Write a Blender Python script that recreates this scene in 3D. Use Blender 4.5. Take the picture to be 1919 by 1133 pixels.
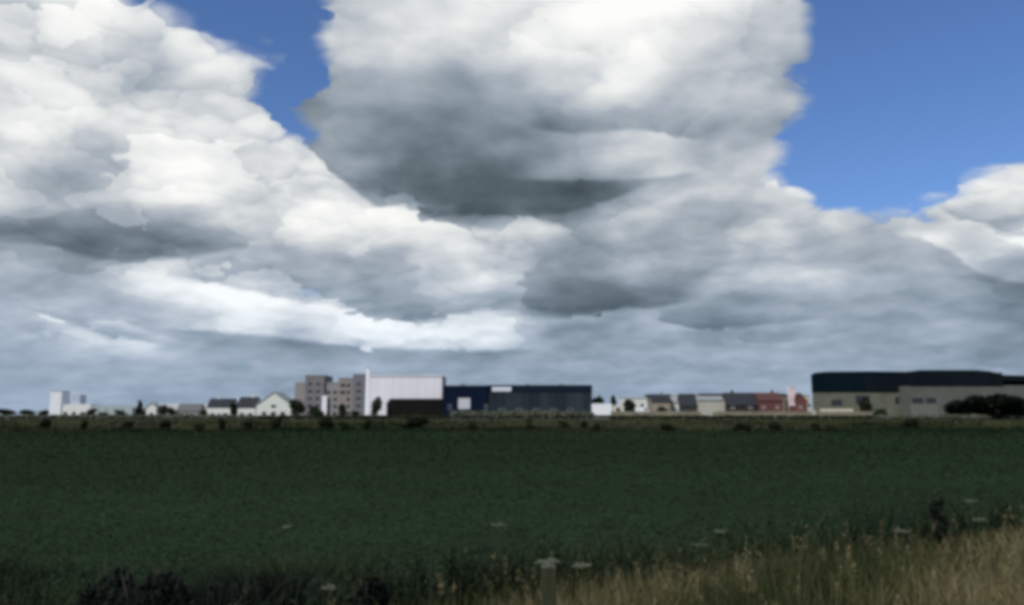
import bpy, bmesh, math, random
import numpy as np
from mathutils import Vector

# ------------------------------------------------------------------ clear, camera, world, sun, exposure
sc = bpy.context.scene
for o in list(bpy.data.objects):
    bpy.data.objects.remove(o)
COL = sc.collection
rnd = random.Random(7)
rng = np.random.default_rng(11)

CAM_H = 3.2
FPX = 1597.0                      # focal length in photograph pixels
HZ = 778.0                        # horizon row of the photograph
PITCH = math.atan((HZ - 566.5) / FPX)
cam_d = bpy.data.cameras.new('camera')
cam_d.sensor_width = 36.0
cam_d.lens = 36.0 * FPX / 1919.0
cam_d.clip_start = 0.05
cam_d.clip_end = 20000
cam = bpy.data.objects.new('camera', cam_d)
COL.objects.link(cam)
cam.location = (0, 0, CAM_H)
cam.rotation_euler = (math.pi / 2 + PITCH, 0, 0)
sc.camera = cam

sc.view_settings.view_transform = 'Standard'
sc.view_settings.look = 'None'
sc.view_settings.exposure = 0.0
sc.view_settings.gamma = 1.0
sc.view_settings.use_curve_mapping = False
sc.render.engine = 'CYCLES'
sc.cycles.max_bounces = 4
sc.cycles.filter_width = 4.5      # the photograph is soft all over

SUN_EL, SUN_AZ = math.radians(44), math.radians(-138)      # behind the camera, to the left
sun_d = bpy.data.lights.new('sun', 'SUN')
sun_d.energy = 3.4
sun_d.angle = math.radians(2.5)
sun_d.color = (1.0, 0.96, 0.9)
sun = bpy.data.objects.new('sun', sun_d)
COL.objects.link(sun)
sdir = Vector((math.sin(SUN_AZ) * math.cos(SUN_EL), math.cos(SUN_AZ) * math.cos(SUN_EL), math.sin(SUN_EL)))
sun.rotation_euler = sdir.to_track_quat('Z', 'Y').to_euler()
sun.location = (0, -20, 60)

# --- sky: Nishita air with a broken cumulus deck, both by compass bearing and height above the horizon
W = bpy.data.worlds.new('World')
sc.world = W
W.use_nodes = True
W.cycles.sampling_method = 'MANUAL'
W.cycles.sample_map_resolution = 512
wt = W.node_tree
wt.nodes.clear()
SKY_STRENGTH = 0.1

def nd(t, typ, **kw):
    n = t.nodes.new(typ)
    for k, v in kw.items():
        setattr(n, k, v)
    return n

def mth(op, a, b=None, c=None, clamp=False):
    n = nd(wt, 'ShaderNodeMath', operation=op, use_clamp=clamp)
    for i, v in enumerate((a, b, c)):
        if v is None:
            continue
        if isinstance(v, (int, float)):
            n.inputs[i].default_value = v
        else:
            wt.links.new(v, n.inputs[i])
    return n.outputs[0]

def vmth(op, a, b=None, scale=None):
    n = nd(wt, 'ShaderNodeVectorMath', operation=op)
    for i, v in enumerate((a, b)):
        if v is None:
            continue
        if isinstance(v, tuple):
            n.inputs[i].default_value = v
        else:
            wt.links.new(v, n.inputs[i])
    if scale is not None:
        if isinstance(scale, (int, float)):
            n.inputs['Scale'].default_value = scale
        else:
            wt.links.new(scale, n.inputs['Scale'])
    return n.outputs[0]

def maprange(v, a, b, c=0.0, d=1.0, smooth=False):
    n = nd(wt, 'ShaderNodeMapRange')
    n.interpolation_type = 'SMOOTHSTEP' if smooth else 'LINEAR'
    n.clamp = True
    wt.links.new(v, n.inputs[0])
    for i, x in enumerate((a, b, c, d)):
        n.inputs[i + 1].default_value = x
    return n.outputs[0]

def noise(vec, scale, detail=4, rough=0.5, lac=2.0, dist=0.0):
    n = nd(wt, 'ShaderNodeTexNoise')
    wt.links.new(vec, n.inputs['Vector'])
    n.inputs['Scale'].default_value = scale
    n.inputs['Detail'].default_value = detail
    n.inputs['Roughness'].default_value = rough
    n.inputs['Lacunarity'].default_value = lac
    n.inputs['Distortion'].default_value = dist
    return n

def mixf(f, a, b):
    n = nd(wt, 'ShaderNodeMix', data_type='FLOAT')
    for i, v in ((0, f), (2, a), (3, b)):
        if isinstance(v, (int, float)):
            n.inputs[i].default_value = v
        else:
            wt.links.new(v, n.inputs[i])
    return n.outputs[0]

def mixc(f, a, b):
    n = nd(wt, 'ShaderNodeMix', data_type='RGBA')
    for i, v in ((0, f), (6, a), (7, b)):
        if isinstance(v, (int, float)):
            n.inputs[i].default_value = v
        elif isinstance(v, tuple):
            n.inputs[i].default_value = v
        else:
            wt.links.new(v, n.inputs[i])
    return n.outputs[2]

# cloud tone table (0 = clear air, negative = thin veil); columns every 64 px of bearing, rows by height
B = 0
TONES = {
 0:   [205,215,228,240,-200,B,B,B,B,B,180,190,205,212,215,205,210,225,240,240,240,238,222,180,B,B,B,B,B,B,B],
 50:  [215,222,230,238,212,-200,B,B,-170,B,176,185,195,208,205,212,225,238,240,238,234,215,178,168,B,B,B,B,B,B,B],
 100: [215,210,220,190,195,195,-222,B,-165,B,172,177,185,182,195,215,228,234,234,228,208,190,155,150,B,B,B,B,B,B,B],
 150: [215,212,215,210,188,175,200,218,B,B,165,166,170,155,170,195,208,222,222,205,190,180,160,140,-175,B,B,B,B,B,B],
 200: [212,215,212,205,200,180,200,205,B,-135,150,143,138,142,150,155,168,178,180,165,158,165,162,-170,B,B,B,B,B,B,B],
 235: [210,205,218,202,205,212,212,232,222,-155,145,136,130,133,138,140,130,128,140,150,156,162,175,-175,B,B,B,B,B,B,B],
 270: [210,200,215,200,222,230,232,218,208,-150,142,132,126,130,134,136,150,145,158,168,172,172,185,-190,B,B,B,B,B,B,B],
 300: [208,198,195,210,235,242,240,210,208,170,135,128,122,128,128,128,160,155,172,180,180,180,195,-200,B,B,B,B,B,B,-190],
 330: [206,190,182,210,230,240,236,212,208,210,195,122,112,110,110,112,122,125,140,172,178,184,205,-210,B,B,B,B,B,215,210],
 360: [205,182,172,205,225,240,232,220,210,218,212,140,108,100,100,102,108,112,128,172,180,184,200,218,B,B,B,B,-200,215,200],
 385: [195,172,172,190,205,222,222,214,205,220,215,190,150,106,102,106,115,125,148,168,176,180,192,200,-195,B,B,-200,210,195,190],
 400: [172,162,165,165,190,200,215,210,200,218,215,200,215,125,125,118,125,138,155,168,175,180,188,190,195,-190,208,215,218,165,180],
 430: [130,132,125,125,130,150,178,195,190,232,222,232,218,212,205,190,202,148,165,165,165,188,190,194,192,185,200,208,210,205,228],
 455: [152,150,116,110,108,112,128,168,182,198,208,210,205,200,198,185,165,142,148,145,150,176,178,172,172,168,172,172,172,202,212],
 480: [164,164,160,145,150,165,165,165,176,168,162,160,165,205,198,180,150,148,158,158,155,172,180,188,168,158,162,165,168,170,165],
 505: [165,165,165,165,208,222,205,178,165,165,158,154,162,198,200,190,138,135,165,168,150,165,170,182,172,158,160,178,160,145,142],
 530: [165,165,165,165,200,228,232,228,208,165,158,150,155,200,205,190,132,118,132,150,152,165,172,175,178,166,160,165,146,138,122],
 560: [162,162,162,165,185,200,218,222,216,202,190,150,145,175,158,150,112,110,112,128,142,150,160,165,168,165,162,155,146,135,125],
 582: [166,172,175,166,174,170,198,215,220,214,214,196,148,178,212,190,128,110,120,142,128,135,142,150,160,165,160,158,155,140,128],
 605: [168,196,215,172,170,165,168,200,205,192,218,226,206,200,205,205,150,138,145,165,148,120,130,142,156,165,158,162,168,145,130],
 630: [162,170,218,195,195,168,155,165,165,162,216,220,220,206,202,208,155,145,140,156,150,140,140,150,160,156,155,162,156,138,132],
 655: [163,165,172,168,200,185,163,158,155,153,165,165,165,156,152,155,146,145,152,158,154,154,154,160,158,155,152,155,152,142,140],
 690: [163,163,161,160,160,162,160,158,154,154,158,160,158,156,154,153,152,154,158,160,160,160,156,158,158,154,152,154,154,150,150],
 750: [166,164,160,158,156,156,156,156,156,156,156,156,155,154,154,154,154,154,156,156,158,158,160,162,162,160,158,158,158,158,158],
}
ys = np.array(sorted(TONES)); xs = np.arange(31) * 64.0
raw = np.array([TONES[y] for y in ys], float)
cov = np.where(raw == 0, 0.0, np.where(raw < 0, 0.43, 1.0))
ton = np.abs(raw)
for _ in range(8):                 # let the tone run on into the clear cells so that edges stay light
    pad = np.pad(ton, 1)
    wgt = np.pad((ton > 0).astype(float), 1)
    s = sum(pad[1 + a:pad.shape[0] - 1 + a, 1 + b:pad.shape[1] - 1 + b] for a in (-1, 0, 1) for b in (-1, 0, 1))
    w = sum(wgt[1 + a:wgt.shape[0] - 1 + a, 1 + b:wgt.shape[1] - 1 + b] for a in (-1, 0, 1) for b in (-1, 0, 1))
    ton = np.where(ton > 0, ton, np.where(w > 0, s / np.maximum(w, 1), 0))
ton /= 255.0

def sample(tab, px, py):
    fx = min(max(px / 64.0, 0), 29.999); i = int(fx); fx -= i
    py = min(max(py, ys[0]), ys[-1] - .001)
    j = int(np.searchsorted(ys, py, 'right') - 1); fy = (py - ys[j]) / (ys[j + 1] - ys[j])
    return ((tab[j, i] * (1 - fx) + tab[j, i + 1] * fx) * (1 - fy) + (tab[j + 1, i] * (1 - fx) + tab[j + 1, i + 1] * fx) * fy)

def azel_to_px(az, el):
    d = Vector((math.sin(az) * math.cos(el), math.cos(az) * math.cos(el), math.sin(el)))
    c, s_ = math.cos(PITCH), math.sin(PITCH)
    f = d.y * c + d.z * s_; up = d.z * c - d.y * s_
    return 959.5 + d.x / f * FPX, 566.5 - up / f * FPX

tc = nd(wt, 'ShaderNodeTexCoord')
dirv = tc.outputs['Generated']
sx = nd(wt, 'ShaderNodeSeparateXYZ'); wt.links.new(dirv, sx.inputs[0])
X_, Y_, Z_ = sx.outputs
zc = mth('MAXIMUM', Z_, 0.0)
# coordinates of a cloud deck seen in perspective
inv = mth('DIVIDE', 1.0, mth('ADD', zc, 0.30))
stretch = nd(wt, 'ShaderNodeCombineXYZ')
wt.links.new(X_, stretch.inputs[0]); wt.links.new(Y_, stretch.inputs[1])
wt.links.new(mth('MULTIPLY', zc, 1.5), stretch.inputs[2])
P = vmth('SCALE', stretch.outputs[0], scale=inv)
wn = noise(P, 4.2, 4, 0.55)
wsub = vmth('SUBTRACT', wn.outputs['Color'], (0.5, 0.5, 0.5))
wsep = nd(wt, 'ShaderNodeSeparateXYZ'); wt.links.new(wsub, wsep.inputs[0])
warp_amp = maprange(zc, 0.0, 0.4, 0.03, 0.055)
az = mth('ARCTAN2', X_, Y_)
el = mth('ARCSINE', Z_)
azw = mth('ADD', az, mth('MULTIPLY', wsep.outputs[0], warp_amp))
elw = mth('ADD', el, mth('MULTIPLY', wsep.outputs[1], mth('MULTIPLY', warp_amp, maprange(zc, 0.0, 0.4, 0.35, 0.8))))
AZM = 0.58
# lobes: every billow takes its tone from its own centre, so clouds break into rounded heads
wn2 = noise(P, 9.0, 3, 0.5)
Pw = vmth('ADD', P, vmth('SCALE', vmth('SUBTRACT', wn2.outputs['Color'], (0.5, 0.5, 0.5)), scale=0.16))
def lobes(scale, smooth):
    v = nd(wt, 'ShaderNodeTexVoronoi', feature='F1')
    v.inputs['Scale'].default_value = scale
    v.inputs['Randomness'].default_value = 1.0
    wt.links.new(Pw, v.inputs['Vector'])
    s_ = nd(wt, 'ShaderNodeSeparateXYZ'); wt.links.new(v.outputs['Position'], s_.inputs[0])
    a_ = mth('ARCTAN2', s_.outputs[0], s_.outputs[1])
    hyp = mth('SQRT', mth('ADD', mth('MULTIPLY', s_.outputs[0], s_.outputs[0]), mth('MULTIPLY', s_.outputs[1], s_.outputs[1])))
    e_ = mth('ARCTANGENT', mth('DIVIDE', s_.outputs[2], mth('MULTIPLY', hyp, 1.5)))
    return v, a_, e_
v1, a1, e1 = lobes(6.0, 0)
v2, a2, e2 = lobes(14.0, 0)
# the big cloud ahead is softer and smoother than its neighbours
soft = mth('MULTIPLY', mth('MULTIPLY', maprange(az, -0.24, -0.16, 0, 1, True), maprange(az, 0.26, 0.36, 1, 0, True)), maprange(el, 0.22, 0.26, 0, 1, True))
lw = mixf(soft, 0.40, 0.20)
azw = mixf(lw, azw, mixf(0.4, a1, a2))
elw = mixf(lw, elw, mixf(0.4, e1, e2))
lift = mth('ADD', mth('MULTIPLY', mth('SUBTRACT', el, e1), 1.6), mth('MULTIPLY', mth('SUBTRACT', el, e2), 2.2))
dome = mth('ADD', mth('MULTIPLY', mth('SUBTRACT', 0.42, v1.outputs['Distance']), 0.16), mth('MULTIPLY', mth('SUBTRACT', 0.42, v2.outputs['Distance']), 0.12))
u = maprange(azw, -AZM, AZM)
els = [math.radians(e) for e in (1.2, 3.0, 4.3, 5.2, 6.1, 7.0, 7.9, 8.8, 9.8, 10.7, 11.6, 12.4, 13.1, 13.8, 14.8, 15.9,
                                 17.1, 18.5, 20.0, 21.8, 23.8, 26.0, 28.0)]
T = A = None
for k, e in enumerate(els):
    r = nd(wt, 'ShaderNodeValToRGB')
    r.color_ramp.interpolation = 'CARDINAL'
    cr = r.color_ramp.elements
    while len(cr) < 32:
        cr.new(0.5)
    for i in range(32):
        f = i / 31.0
        px, py = azel_to_px((f * 2 - 1) * AZM, e)
        cr[i].position = f
    for i in range(32):
        f = i / 31.0
        px, py = azel_to_px((f * 2 - 1) * AZM, e)
        v = sample(ton, px, py); c = sample(cov, px, py)
        cr[i].color = (v, v, v, c)
    wt.links.new(u, r.inputs[0])
    if T is None:
        T, A = r.outputs[0], r.outputs[1]
    else:
        f = maprange(elw, els[k - 1], e)
        T = mixf(f, T, r.outputs[0]); A = mixf(f, A, r.outputs[1])

# the same kind of sky all round and overhead
big = noise(P, 1.15, 3, 0.5)
gen_cov = maprange(big.outputs[0], 0.40, 0.52)
gen_cov = mixf(maprange(el, 0.05, 0.2), 1.0, gen_cov)
gen_ton = maprange(noise(vmth('ADD', P, (3.1, 1.7, 0.6)), 1.9, 3, 0.5).outputs[0], 0.33, 0.67, 0.5, 0.92)
inside = mth('MULTIPLY', maprange(mth('ABSOLUTE', az), 0.60, 0.80, 1, 0, True), maprange(el, 0.50, 0.68, 1, 0, True))
T = mixf(inside, gen_ton, T)
A = mixf(inside, gen_cov, A)

# billows: the same noise read again a little nearer the light gives lit and shaded sides
n1 = noise(P, 5.2, 4, 0.46)
P2 = vmth('ADD', P, (-0.035, -0.02, 0.06))
n2 = noise(P2, 5.2, 4, 0.46)
relief = mth('MULTIPLY', mth('SUBTRACT', n1.outputs[0], n2.outputs[0]), maprange(zc, 0.0, 0.25, 0.18, 0.45))
n3 = noise(P, 13.0, 4, 0.5)
fine = mth('MULTIPLY', mth('SUBTRACT', n3.outputs[0], 0.5), 0.07)
edge = mth('ADD', A, mth('MULTIPLY', mth('SUBTRACT', n1.outputs[0], 0.5), 0.9))
edge = mth('ADD', edge, mth('ADD', mth('MULTIPLY', fine, 3.0), mth('MULTIPLY', dome, 2.0)))
alpha = maprange(edge, 0.30, 0.74, 0, 1, True)
alpha = mth('MULTIPLY', alpha, maprange(A, 0.02, 0.25))
puff = mth('MULTIPLY', mth('MULTIPLY', mth('ADD', lift, dome), mixf(soft, 0.8, 0.35)), mth('MULTIPLY', maprange(zc, 0.02, 0.2, 0.3, 0.8), maprange(T, 0.45, 0.85, 0.3, 1.0)))
tone = mth('ADD', T, mth('ADD', mth('ADD', relief, puff), fine), clamp=True)

# cloud bases and tops that end on a clear line: (bearing, height) along the line, strength, depth above and below
def px_to_azel(px, py):
    cx, cu = (px - 959.5) / FPX, (566.5 - py) / FPX
    c, s_ = math.cos(PITCH), math.sin(PITCH)
    d = Vector((cx, c - cu * s_, cu * c + s_)).normalized()
    return math.atan2(d.x, d.y), math.asin(d.z)
e_line = mixf(0.35, el, elw)
a_line = mixf(0.5, az, azw)
def ledge(pts, amp, above, below):
    q = [px_to_azel(*p) for p in pts]
    uu = maprange(a_line, q[0][0], q[-1][0])
    fc = nd(wt, 'ShaderNodeFloatCurve')
    cv = fc.mapping.curves[0]
    span = q[-1][0] - q[0][0]
    P_ = [((a - q[0][0]) / span, e / 0.6) for a, e in q]
    cv.points[0].location = P_[0]; cv.points[1].location = P_[-1]
    for p in P_[1:-1]:
        cv.points.new(*p)
    fc.mapping.update()
    wt.links.new(uu, fc.inputs['Value'])
    t_ = mth('SUBTRACT', e_line, mth('MULTIPLY', fc.outputs[0], 0.6))
    up = mth('MULTIPLY', maprange(t_, 0.0, above, 1, 0), maprange(t_, -0.0035, 0.0035, 0, 1, True))
    dn = mth('MULTIPLY', maprange(t_, -below, 0.0, 0, 1), maprange(t_, -0.0035, 0.0035, 1, 0, True))
    f = mth('SUBTRACT', mth('MULTIPLY', dn, 0.7), up)
    win = mth('MULTIPLY', maprange(uu, 0.0, 0.16, 0, 1, True), maprange(uu, 0.84, 1.0, 1, 0, True))
    return mth('MULTIPLY', mth('MULTIPLY', f, win), amp)
LEDGES = [
 ([(640, 372), (720, 388), (800, 400), (900, 402), (1050, 398), (1130, 380), (1200, 350), (1260, 330)], 0.075, 0.05, 0.03),
 ([(-60, 452), (90, 460), (200, 484), (330, 486), (420, 468), (500, 450)], 0.085, 0.03, 0.02),
 ([(230, 505), (300, 512), (400, 530), (520, 560), (640, 580), (760, 600), (860, 585), (1010, 575)], 0.10, 0.022, 0.03),
 ([(260, 610), (400, 620), (520, 632), (660, 652), (850, 655), (1020, 652)], -0.12, 0.03, 0.02),
 ([(960, 592), (1060, 594), (1200, 578), (1320, 560)], 0.11, 0.03, 0.012),
 ([(1200, 596), (1320, 612), (1440, 606), (1560, 590)], 0.07, 0.015, 0.012),
 ([(980, 235), (1060, 250), (1200, 246), (1330, 262)], 0.08, 0.035, 0.03),
 ([(960, 330), (1080, 335), (1200, 332), (1330, 318)], -0.08, 0.03, 0.02),
 ([(500, 205), (550, 245), (600, 295), (650, 345), (720, 392)], 0.12, 0.03, 0.035),
 ([(1760, 380), (1830, 420), (1900, 440), (1960, 440)], 0.10, 0.012, 0.02),
 ([(1640, 445), (1760, 460), (1860, 520), (1990, 530)], -0.08, 0.02, 0.03),
 ([(40, 590), (130, 600), (220, 632), (320, 645)], 0.10, 0.01, 0.02),
]
led = None
for L_ in LEDGES:
    v = ledge(*L_)
    led = v if led is None else mth('ADD', led, v)
tone = mth('ADD', tone, led, clamp=True)
tone = mth('ADD', mth('MULTIPLY', mth('SUBTRACT', tone, 0.66), 1.04), 0.695, clamp=True)

cramp = nd(wt, 'ShaderNodeValToRGB')
wt.links.new(tone, cramp.inputs[0])
def lin(*c):
    return tuple((x / 255 / 12.92 if x <= 10.3 else ((x / 255 + .055) / 1.055) ** 2.4) for x in c)
stops = [(0.30, (68, 80, 86)), (0.40, (90, 103, 111)), (0.50, (116, 128, 138)), (0.60, (143, 155, 165)), (0.70, (171, 180, 190)),
         (0.80, (204, 209, 213)), (0.90, (235, 237, 236)), (1.0, (253, 253, 251))]
while len(cramp.color_ramp.elements) < len(stops):
    cramp.color_ramp.elements.new(0.5)
for i, (p, c) in enumerate(stops):
    cramp.color_ramp.elements[i].position = p
for i, (p, c) in enumerate(stops):
    cramp.color_ramp.elements[i].color = (*lin(*c), 1)
hz_tint = maprange(el, 0.0, 0.2, 1.0, 0.0)
cl = mixc(hz_tint, cramp.outputs[0], vmth('MULTIPLY', cramp.outputs[0], (0.90, 1.01, 1.16)))
cloud = vmth('SCALE', cl, scale=1.0 / SKY_STRENGTH)

sky = nd(wt, 'ShaderNodeTexSky')
sky.sky_type = 'NISHITA'
sky.sun_disc = False
sky.sun_elevation = SUN_EL
sky.sun_rotation = SUN_AZ
sky.altitude = 0
sky.air_density = 1.0
sky.dust_density = 0.4
sky.ozone_density = 3.0
skyc = vmth('MULTIPLY', sky.outputs[0], (0.72, 0.88, 1.18))
col = mixc(alpha, skyc, cloud)
bg = nd(wt, 'ShaderNodeBackground')
bg.inputs['Strength'].default_value = SKY_STRENGTH
wt.links.new(col, bg.inputs[0])
wo = nd(wt, 'ShaderNodeOutputWorld')
wt.links.new(bg.outputs[0], wo.inputs[0])

# ------------------------------------------------------------------ helpers
def at(px, py, Y):
    """point at distance Y (metres ahead of the camera) seen at pixel px, py of the photograph"""
    cx, cu = (px - 959.5) / FPX, (566.5 - py) / FPX
    c, s_ = math.cos(PITCH), math.sin(PITCH)
    d = Vector((cx, c - cu * s_, cu * c + s_))
    t = Y / d.y
    return Vector((d.x * t, Y, CAM_H + d.z * t))
def AX(px, Y): return at(px, HZ, Y).x
def AZ(py, Y): return at(959.5, py, Y).z

MATS = {}
def mat(name, color, rough=0.8, var=0.12, scale=1.5, bump=0.0, metal=0.0, color2=None, stretch=(1, 1, 1), spec=0.3, detail=5):
    if name in MATS: return MATS[name]
    m = bpy.data.materials.new(name); m.use_nodes = True
    t = m.node_tree; p = t.nodes['Principled BSDF']
    p.inputs['Roughness'].default_value = rough
    p.inputs['Metallic'].default_value = metal
    p.inputs['Specular IOR Level'].default_value = spec
    g = t.nodes.new('ShaderNodeNewGeometry')
    mp = t.nodes.new('ShaderNodeMapping'); mp.inputs['Scale'].default_value = stretch
    t.links.new(g.outputs['Position'], mp.inputs[0])
    n = t.nodes.new('ShaderNodeTexNoise'); n.inputs['Scale'].default_value = scale; n.inputs['Detail'].default_value = detail
    n.inputs['Roughness'].default_value = 0.6
    t.links.new(mp.outputs[0], n.inputs['Vector'])
    r = t.nodes.new('ShaderNodeValToRGB')
    a, b = r.color_ramp.elements
    a.position, b.position = 0.3, 0.7
    c2 = color2 or tuple(min(1, x * (1 + var)) for x in color)
    c1 = tuple(x * (1 - var) for x in color)
    a.color = (*c1, 1); b.color = (*c2, 1)
    t.links.new(n.outputs[0], r.inputs[0]); t.links.new(r.outputs[0], p.inputs['Base Color'])
    if bump:
        bp = t.nodes.new('ShaderNodeBump'); bp.inputs['Strength'].default_value = bump
        t.links.new(n.outputs[0], bp.inputs['Height']); t.links.new(bp.outputs[0], p.inputs['Normal'])
    MATS[name] = m
    return m

def tag(o, label=None, cat=None, group=None, kind=None):
    if label: o['label'] = label
    if cat: o['category'] = cat
    if group: o['group'] = group
    if kind: o['kind'] = kind
    return o
def empty(name, loc=(0, 0, 0), label=None, cat=None, group=None, rz=0):
    o = bpy.data.objects.new(name, None); COL.objects.link(o)
    o.location = loc; o.rotation_euler.z = rz; o.empty_display_size = 0.3
    return tag(o, label, cat, group)

class MB:
    """collects geometry, then links it as one mesh object"""
    def __init__(s): s.v, s.f = [], []
    def poly(s, pts, faces):
        b = len(s.v); s.v += [tuple(p) for p in pts]; s.f += [tuple(i + b for i in f) for f in faces]; return s
    def box(s, x0, x1, y0, y1, z0, z1):
        p = [(x0, y0, z0), (x1, y0, z0), (x1, y1, z0), (x0, y1, z0), (x0, y0, z1), (x1, y0, z1), (x1, y1, z1), (x0, y1, z1)]
        return s.poly(p, [(0, 3, 2, 1), (4, 5, 6, 7), (0, 1, 5, 4), (1, 2, 6, 5), (2, 3, 7, 6), (3, 0, 4, 7)])
    def prism_y(s, prof, y0, y1):
        """profile of (x, z) points, counter-clockwise seen from the front, pushed back from y0 to y1"""
        n = len(prof)
        p = [(x, y0, z) for x, z in prof] + [(x, y1, z) for x, z in prof]
        return s.poly(p, [tuple(range(n)), tuple(range(2 * n - 1, n - 1, -1))] + [((i + 1) % n, i, i + n, (i + 1) % n + n) for i in range(n)])
    def prism_x(s, prof, x0, x1):
        n = len(prof)
        p = [(x0, y, z) for y, z in prof] + [(x1, y, z) for y, z in prof]
        return s.poly(p, [tuple(range(n - 1, -1, -1)), tuple(range(n, 2 * n))] + [(i, (i + 1) % n, (i + 1) % n + n, i + n) for i in range(n)])
    def tube(s, pts, radii, n=6, cap=True):
        b = len(s.v)
        pts = [Vector(p) for p in pts]
        for i, p in enumerate(pts):
            d = (pts[min(i + 1, len(pts) - 1)] - pts[max(i - 1, 0)]).normalized()
            q = d.to_track_quat('Z', 'Y')
            for k in range(n):
                a = 2 * math.pi * k / n
                s.v.append(tuple(p + q @ Vector((math.cos(a) * radii[i], math.sin(a) * radii[i], 0))))
        for i in range(len(pts) - 1):
            for k in range(n):
                s.f.append((b + i * n + k, b + i * n + (k + 1) % n, b + (i + 1) * n + (k + 1) % n, b + (i + 1) * n + k))
        if cap:
            s.f.append(tuple(b + k for k in range(n - 1, -1, -1)))
            s.f.append(tuple(b + (len(pts) - 1) * n + k for k in range(n)))
        return s
    def mesh(s, name, material, smooth=False):
        me = bpy.data.meshes.new(name); me.from_pydata(s.v, [], s.f)
        if material: me.materials.append(material)
        if smooth:
            me.polygons.foreach_set('use_smooth', [True] * len(me.polygons))
        me.update(); return me
    def build(s, name, material, parent=None, smooth=False, bevel=0):
        o = bpy.data.objects.new(name, s.mesh(name, material, smooth)); COL.objects.link(o)
        if parent: o.parent = parent
        if bevel:
            bv = o.modifiers.new('bevel', 'BEVEL'); bv.width = bevel; bv.segments = 2
        return o
def link(name, me, parent=None, loc=(0, 0, 0)):
    o = bpy.data.objects.new(name, me); COL.objects.link(o); o.location = loc
    if parent: o.parent = parent
    return o
def np_mesh(name, verts, faces, material, tint=None, smooth=False):
    """fast mesh from arrays; faces (n, k)"""
    me = bpy.data.meshes.new(name)
    nv, nf, k = len(verts), len(faces), faces.shape[1]
    me.vertices.add(nv); me.vertices.foreach_set('co', verts.astype(np.float32).ravel())
    me.loops.add(nf * k); me.loops.foreach_set('vertex_index', faces.astype(np.int32).ravel())
    me.polygons.add(nf); me.polygons.foreach_set('loop_start', np.arange(0, nf * k, k, dtype=np.int32))
    me.polygons.foreach_set('loop_total', np.full(nf, k, dtype=np.int32))
    if smooth: me.polygons.foreach_set('use_smooth', np.ones(nf, dtype=bool))
    if tint is not None:
        a = me.attributes.new('tint', 'FLOAT', 'POINT'); a.data.foreach_set('value', tint.astype(np.float32))
    me.materials.append(material); me.update(calc_edges=True)
    return me

def leaf_mat(name, stops, rough=0.7, trans=0.25, spec=0.08):
    """foliage: own colour of each leaf from its 'tint' attribute"""
    m = bpy.data.materials.new(name); m.use_nodes = True
    t = m.node_tree; p = t.nodes['Principled BSDF']
    at_ = t.nodes.new('ShaderNodeAttribute'); at_.attribute_name = 'tint'
    r = t.nodes.new('ShaderNodeValToRGB')
    while len(r.color_ramp.elements) < len(stops): r.color_ramp.elements.new(0.5)
    for i, (q, c) in enumerate(stops): r.color_ramp.elements[i].position = q
    for i, (q, c) in enumerate(stops): r.color_ramp.elements[i].color = (*c, 1)
    t.links.new(at_.outputs['Fac'], r.inputs[0]); t.links.new(r.outputs[0], p.inputs['Base Color'])
    p.inputs['Roughness'].default_value = rough
    p.inputs['Specular IOR Level'].default_value = spec
    tr = t.nodes.new('ShaderNodeBsdfTranslucent'); t.links.new(r.outputs[0], tr.inputs[0])
    mx = t.nodes.new('ShaderNodeMixShader'); mx.inputs[0].default_value = trans
    t.links.new(p.outputs[0], mx.inputs[1]); t.links.new(tr.outputs[0], mx.inputs[2])
    t.links.new(mx.outputs[0], t.nodes['Material Output'].inputs[0])
    return m

# ------------------------------------------------------------------ ground
GZ = 2.0           # level of the built-up land beyond the field
def sstep(x, a, b):
    t = np.clip((x - a) / (b - a), 0, 1); return t * t * (3 - 2 * t)
def ground_z(x, y):
    x = np.asarray(x, float); y = np.asarray(y, float)
    far = GZ * sstep(y, 200, 232)
    crest = 1.54 + 0.06 * np.clip(x, -6, 7)                   # the bank beside the camera climbs to the right
    edge = 8.6 + 0.25 * np.clip(x, -6, 8)
    near = crest * (1 - sstep(y, edge - 2.0, edge + 8.0)) * sstep(x, -9.5, -1.0) ** 0.8
    near = near * (1 - sstep(np.abs(x), 60, 120))
    bumps = 0.05 * np.sin(x * 1.7 + y * .6) * np.sin(y * 1.3 - x * .4) * (1 - sstep(y, 10, 30))
    return far + near + bumps * (near > 0.1)

grass_m = mat('meadow_grass', (0.026, 0.034, 0.014), 0.95, 0.4, 0.35, bump=0.6, color2=(0.052, 0.056, 0.028), spec=0.0, detail=8)
xs_g = np.unique(np.concatenate([np.linspace(-20, 20, 81), np.sign(np.linspace(-1, 1, 61)) * np.abs(np.linspace(-1, 1, 61)) ** 2.5 * 9000]))
ys_g = np.unique(np.concatenate([np.linspace(-6, 20, 66), np.linspace(22, 190, 20), np.linspace(196, 240, 20), np.linspace(260, 1000, 20), np.linspace(1200, 9000, 14), -np.linspace(10, 100, 6), -np.linspace(300, 9000, 8)]))
gx, gy = np.meshgrid(xs_g, ys_g)
gz = ground_z(gx, gy)
V = np.stack([gx, gy, gz], -1).reshape(-1, 3)
nx_, ny_ = len(xs_g), len(ys_g)
ii, jj = np.meshgrid(np.arange(nx_ - 1), np.arange(ny_ - 1))
q = (jj * nx_ + ii).ravel()
F = np.stack([q, q + 1, q + nx_ + 1, q + nx_], -1)
ground = link('ground', np_mesh('ground', V, F, grass_m, smooth=True)); tag(ground, kind='structure')

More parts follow.
